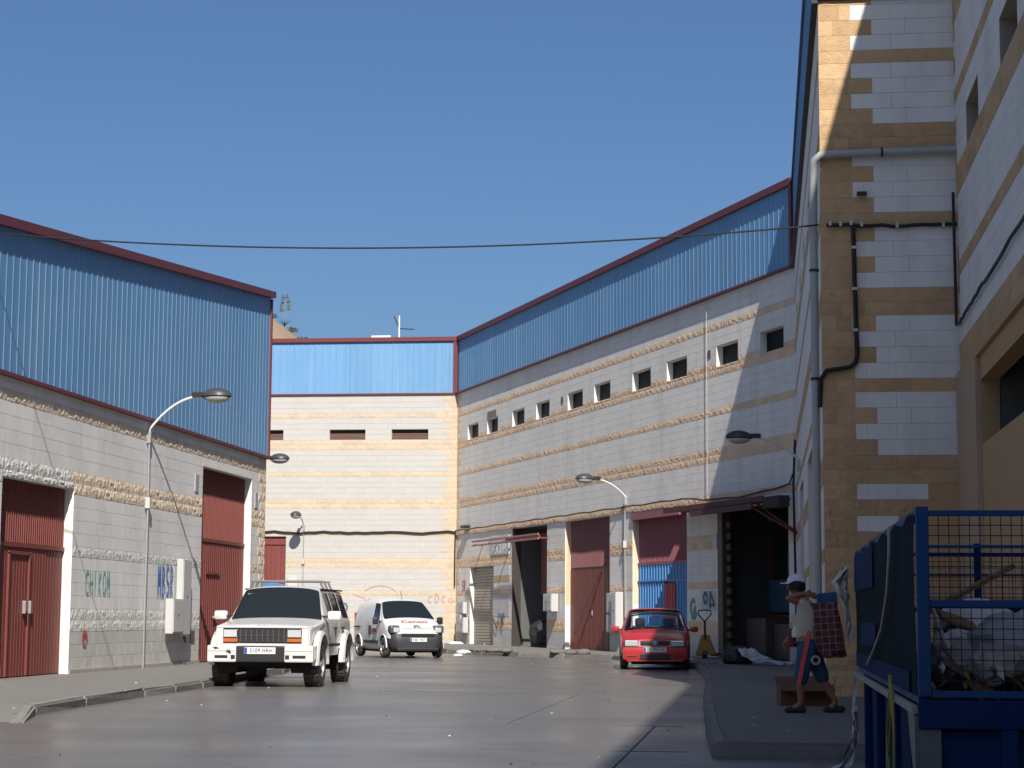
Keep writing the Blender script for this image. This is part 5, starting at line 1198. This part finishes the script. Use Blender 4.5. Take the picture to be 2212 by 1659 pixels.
for s in (1, -1): MB().tube([(-.28, s * .25 - .1, .955), (-.36, s * .25 + .3, 1.02)], .009, 5).obj('wiper', BLACK, P)
# ================================================================== person carrying a plaid bag, walking to the left
SKIN = mat('tanned_skin', (.24, .115, .07), .6, var=.08, bump=.1, bscale=30); SHIRT = mat('cream_shirt', (.46, .42, .35), .85, var=.08, bump=.3, bscale=14)
SHORTS = mat('blue_shorts', (.018, .075, .15), .85, var=.15, bump=.3, bscale=12); CAPM = mat('white_cap', (.62, .60, .66), .8, var=.05); SHOE = mat('dark_shoe', (.02, .018, .017), .7)
def skinned(name, pts, edges, m, root_i, lvl=2, parent=None, loc=(0, 0, 0)):
    ids = list(pts); me = bpy.data.meshes.new(name); me.from_pydata([pts[i][0] for i in ids], [(ids.index(a), ids.index(b)) for a, b in edges], [])
    o = link(name, me); sk = o.modifiers.new('skin', 'SKIN'); sk.use_smooth_shade = True
    if not me.skin_vertices: me.attributes  # created with the modifier below
    bm = bmesh.new(); bm.from_mesh(me); ly = bm.verts.layers.skin.verify(); bm.verts.ensure_lookup_table()
    for i, k in enumerate(ids):
        r = pts[k][1]; bm.verts[i][ly].radius = r if isinstance(r, tuple) else (r, r); bm.verts[i][ly].use_root = (k == root_i)
    bm.to_mesh(me); bm.free()
    su = o.modifiers.new('sub', 'SUBSURF'); su.levels = lvl; su.render_levels = lvl
    m2 = evald(o, name); m2.materials.clear(); m2.materials.append(m); m2.polygons.foreach_set('use_smooth', [True] * len(m2.polygons))
    return link(name, m2, parent, loc)
# frame: x = walking direction reversed (the person faces -x), y towards the wall, origin under the hips on the pavement
B = {'hip': ((.0, 0, .80), .125), 'belly': ((-.03, 0, .95), .12), 'chest': ((-.05, 0, 1.15), .135), 'neck0': ((-.055, 0, 1.32), .07), 'neck': ((-.085, 0, 1.37), .05), 'head0': ((-.115, 0, 1.43), .062),
     'shL': ((-.03, -.15, 1.26), .062), 'elL': ((-.26, -.23, 1.32), .042), 'wrL': ((-.06, -.20, 1.365), .030), 'haL': ((.005, -.19, 1.365), .034),
     'shR': ((-.05, .15, 1.25), .062), 'elR': ((-.13, .20, 1.0), .042), 'wrR': ((-.22, .12, .86), .030), 'haR': ((-.26, .09, .80), .034),
     'hL': ((-.02, -.085, .74), .10), 'kL': ((-.10, -.09, .43), .062), 'aL': ((-.10, -.09, .10), .036), 'tL': ((-.20, -.09, .045), .036),
     'hR': ((.03, .085, .74), .10), 'kR': ((.13, .09, .42), .062), 'aR': ((.31, .09, .12), .036), 'tR': ((.24, .09, .045), .036)}
ED = [('hip', 'belly'), ('belly', 'chest'), ('chest', 'neck0'), ('neck0', 'neck'), ('neck', 'head0'), ('chest', 'shL'), ('shL', 'elL'), ('elL', 'wrL'), ('wrL', 'haL'), ('chest', 'shR'), ('shR', 'elR'), ('elR', 'wrR'), ('wrR', 'haR'),
      ('hip', 'hL'), ('hL', 'kL'), ('kL', 'aL'), ('aL', 'tL'), ('hip', 'hR'), ('hR', 'kR'), ('kR', 'aR'), ('aR', 'tR')]
for hd, dx, sy in (('L', Vector((1, 0, -.25)), -1), ('R', Vector((-.45, -.2, -.9)), 1)):
    h0 = Vector(B['ha' + hd][0]); d = dx.normalized(); sd = Vector((0, 0, 1)) if hd == 'L' else Vector((.8, .3, -.4)).normalized(); cl = (d.cross(sd)).normalized() * (-1 if hd == 'L' else 1)
    for f, ln in enumerate((.062, .07, .066, .052)):
        a = h0 + d * .03 + sd * (.027 - .018 * f); b = a + d * ln * .55 + cl * .012; c = b + d * ln * .25 + cl * ln * .45
        B[f'{hd}f{f}a'] = (tuple(a), .0095); B[f'{hd}f{f}b'] = (tuple(b), .009); B[f'{hd}f{f}c'] = (tuple(c), .0075)
        ED += [('ha' + hd, f'{hd}f{f}a'), (f'{hd}f{f}a', f'{hd}f{f}b'), (f'{hd}f{f}b', f'{hd}f{f}c')]
    a = h0 + sd * .036 - d * .005; b = a + d * .03 + sd * .012 + cl * .02
    B[hd + 'ta'] = (tuple(a), .011); B[hd + 'tb'] = (tuple(b), .009); ED += [('ha' + hd, hd + 'ta'), (hd + 'ta', hd + 'tb')]
PX, PY = .52, 23.1
PE = skinned('person', B, ED, SKIN, 'hip', 2); PE.location = (PX, PY, .12)
tag(PE, 'person in white cap and blue shorts walking left, plaid bag on the back', 'person')
# head with a face, turned to the walking direction
bm = bmesh.new(); bmesh.ops.create_uvsphere(bm, u_segments=28, v_segments=20, radius=1)
for v in bm.verts:
    x, y, z = v.co
    px, py, pz = x * .098, y * .074, z * .112
    if x < 0:
        px *= 1 - .16 * max(0, z) ** 2; f = math.exp(-(y / .20) ** 2)
        px -= .026 * f * math.exp(-((z + .12) / .16) ** 2) * (x < -.5)          # nose
        px += .010 * math.exp(-((abs(y) - .42) / .2) ** 2 - ((z - .12) / .14) ** 2)  # eye sockets
        px -= .010 * f * math.exp(-((z + .48) / .07) ** 2) + .012 * math.exp(-(y / .4) ** 2) * math.exp(-((z + .82) / .16) ** 2)   # lips, chin
        py *= 1 - .30 * max(0, -z - .1)
    v.co = (px, py, pz)
me = bpy.data.meshes.new('head'); bm.to_mesh(me); bm.free(); me.materials.append(SKIN); me.polygons.foreach_set('use_smooth', [True] * len(me.polygons))
hd = link('head', me, PE, (-.135, 0, 1.47))
for s in (-1, 1):
    MB().lathe([(0, -.006), (.018, -.004), (.026, .0), (.022, .008), (0, .006)], 12, 'y', (.008, s * .076, -.005)).obj('ear', SKIN, hd, smooth=True)
    MB().lathe([(0, -.008), (.009, -.005), (.012, 0), (0, .004)], 10, 'x', (-.086, s * .031, .012)).obj('eye', mat('eye_dark', (.02, .015, .012), .3), hd)
MB().lathe([(.1, -.06), (.103, -.02), (.1, .03), (.09, .05)], 20, 'z', (.006, 0, .0)).obj('hair', mat('dark_hair', (.012, .01, .009), .8), hd, smooth=True)
for v in bpy.data.objects[-1:] if False else []: pass
cp = MB(); vs = []; n = 24
for i in range(7):
    t = i / 6 * math.pi / 2
    for j in range(n):
        q = 2 * math.pi * j / n; vs.append((math.cos(t) ** .8 * math.cos(q) * .115 + .004, math.cos(t) ** .8 * math.sin(q) * .088, .03 + math.sin(t) * .098))
cp.add(vs, [(i * n + j, i * n + (j + 1) % n, (i + 1) * n + (j + 1) % n, (i + 1) * n + j) for i in range(6) for j in range(n)])
co = cp.obj('cap', CAPM, PE, (-.135, 0, 1.475), 0, True)
pk = MB(); vs = []
for i in range(9):
    a = -.9 + 1.8 * i / 8
    for r, z in ((.085, .034), (.17 - .05 * (a / .9) ** 2, .018)): vs += [(-math.cos(a) * r * 1.12, math.sin(a) * r * .82, z), (-math.cos(a) * r * 1.12, math.sin(a) * r * .82, z - .006)]
pk.add(vs, [f for i in range(8) for f in ((i * 4, i * 4 + 4, i * 4 + 6, i * 4 + 2), (i * 4 + 1, i * 4 + 3, i * 4 + 7, i * 4 + 5), (i * 4 + 2, i * 4 + 6, i * 4 + 7, i * 4 + 3))]); pk.obj('cap_peak', CAPM, co, smooth=True)
# clothes
T_ = {'a': ((-.005, 0, .84), (.155, .17)), 'b': ((-.035, 0, .98), (.15, .165)), 'c': ((-.055, 0, 1.15), (.155, .175)), 'd': ((-.055, 0, 1.29), (.095, .12)), 'e': ((-.06, 0, 1.335), (.072, .075)),
      'l': ((-.03, -.155, 1.26), .08), 'l2': ((-.15, -.20, 1.295), .066), 'r': ((-.05, .155, 1.25), .08), 'r2': ((-.09, .185, 1.12), .066)}
skinned('shirt', T_, [('a', 'b'), ('b', 'c'), ('c', 'd'), ('d', 'e'), ('c', 'l'), ('l', 'l2'), ('c', 'r'), ('r', 'r2')], SHIRT, 'b', 2, PE)
S_ = {'a': ((.0, 0, .88), (.135, .155)), 'b': ((.0, 0, .79), (.14, .165)), 'l': ((-.03, -.09, .68), .118), 'l2': ((-.085, -.095, .48), .098), 'l3': ((-.105, -.095, .30), .085),
      'r': ((.04, .09, .68), .118), 'r2': ((.12, .095, .48), .098), 'r3': ((.19, .095, .32), .085)}
skinned('shorts', S_, [('a', 'b'), ('b', 'l'), ('l', 'l2'), ('l2', 'l3'), ('b', 'r'), ('r', 'r2'), ('r2', 'r3')], SHORTS, 'b', 2, PE)
for x, y, r in ((-.165, -.09, 0), (.285, .09, rad(0))):
    bm = bmesh.new(); bmesh.ops.create_cube(bm, size=1)
    for v in bm.verts: v.co = (v.co.x * .26, v.co.y * (.085 if v.co.x < 0 else .07), (v.co.z + .5) * (.06 if v.co.x < 0 else .085))
    bmesh.ops.bevel(bm, geom=list(bm.edges), offset=.022, segments=3, affect='EDGES'); me = bpy.data.meshes.new('shoe'); bm.to_mesh(me); bm.free(); me.materials.append(SHOE); link('shoe', me, PE, (x, y, 0), r)
# things the person carries
PLAID = bpy.data.materials.new('plaid_red'); PLAID.use_nodes = True; nt_ = PLAID.node_tree; bs = nt_.nodes['Principled BSDF']; bs.inputs['Roughness'].default_value = .8
tc = nt_.nodes.new('ShaderNodeTexCoord'); ck = nt_.nodes.new('ShaderNodeTexChecker'); ck.inputs['Scale'].default_value = 13; ck.inputs[1].default_value = (.11, .018, .022, 1); ck.inputs[2].default_value = (.035, .018, .018, 1)
sp_ = nt_.nodes.new('ShaderNodeSeparateXYZ'); nt_.links.new(tc.outputs['Object'], sp_.inputs[0]); nt_.links.new(tc.outputs['Object'], ck.inputs[0])
def stripe(ax, f, lim):
    a = nt_.nodes.new('ShaderNodeMath'); a.operation = 'MULTIPLY'; nt_.links.new(sp_.outputs[ax], a.inputs[0]); a.inputs[1].default_value = f
    b = nt_.nodes.new('ShaderNodeMath'); b.operation = 'FRACT'; nt_.links.new(a.outputs[0], b.inputs[0])
    c = nt_.nodes.new('ShaderNodeMath'); c.operation = 'LESS_THAN'; nt_.links.new(b.outputs[0], c.inputs[0]); c.inputs[1].default_value = lim; return c.outputs[0]
mxx = nt_.nodes.new('ShaderNodeMath'); mxx.operation = 'MAXIMUM'; nt_.links.new(stripe(0, 13, .14), mxx.inputs[0]); nt_.links.new(stripe(2, 13, .14), mxx.inputs[1])
mq = nt_.nodes.new('ShaderNodeMix'); mq.data_type = 'RGBA'; nt_.links.new(mxx.outputs[0], mq.inputs[0]); nt_.links.new(ck.outputs[0], mq.inputs[6]); mq.inputs[7].default_value = (.20, .13, .11, 1); nt_.links.new(mq.outputs[2], bs.inputs['Base Color'])
bt = thing('bag', 'red and black plaid carrier bag slung on the back of the person in the cap', 'bag', (PX + .215, PY - .02, 1.07), 0)
bm = bmesh.new(); bmesh.ops.create_cube(bm, size=1); bmesh.ops.subdivide_edges(bm, edges=list(bm.edges), cuts=4, use_grid_fill=True); rr = random.Random(12)
for v in bm.verts:
    q = v.co.copy(); bul = 1 + .12 * (1 - (2 * q.z) ** 2); v.co = (q.x * .30 * bul + .06 * -q.z + rr.uniform(-.006, .006), q.y * .30 * bul + rr.uniform(-.006, .006), q.z * .63 + rr.uniform(-.006, .006))
bmesh.ops.bevel(bm, geom=[e for e in bm.edges if e.calc_face_angle(0) > .9], offset=.02, segments=2, affect='EDGES')
me = bpy.data.meshes.new('bag_body'); bm.to_mesh(me); bm.free(); me.materials.append(PLAID); me.polygons.foreach_set('use_smooth', [True] * len(me.polygons)); o = link('bag_body', me, bt); o.rotation_euler = (0, rad(-4), 0)
MB().tube([(-.12, -.12, .26), (-.19, -.13, .31), (-.20, -.15, .27)], .012, 6).obj('strap', BLACK, bt, smooth=True)
bq = MB().box(-.115, .115, -.13, .13, -.09, .075, b=.03).obj('bundle', mat('blue_bundle', (.02, .07, .16), .8, var=.3, scale=12), None, (PX + .215, PY - .02, 1.43)); bq.rotation_euler = (0, rad(-5), 0)
tag(bq, 'blue cloth bundle packed on top of the plaid bag', 'bundle')
sm = mat('orange_red_strap', (.62, .07, .05), .55)
o = tag(MB().add([], []).box(-.024, .024, -.004, .004, -.33, .31).obj('strap', sm, None, (PX - .06, PY - .215, .76)), 'bright orange red strap hanging down beside the blue shorts', 'strap'); o.rotation_euler = (0, rad(12), 0)
o = tag(MB().lathe([(.03, -.02), (.056, -.02), (.056, .02), (.03, .02), (.03, -.02)], 24, 'y').obj('tape_roll', mat('tape_ring', (.30, .28, .24), .6), None, (PX + .07, PY - .25, .73)), 'pale roll of tape hanging below the plaid bag', 'tape roll')
tag(crumple('bundle', mat('maroon_cloth', (.11, .02, .025), .8, var=.25), (PX - .19, PY - .03, .95), (.055, .05, .15), 44), 'maroon cloth held against the front of the cream shirt', 'bundle')
tag(crumple('glove', PLW, (PX - .15, PY - .07, 1.03), (.05, .03, .09), 45), 'white glove tucked in front of the cream shirt', 'glove')
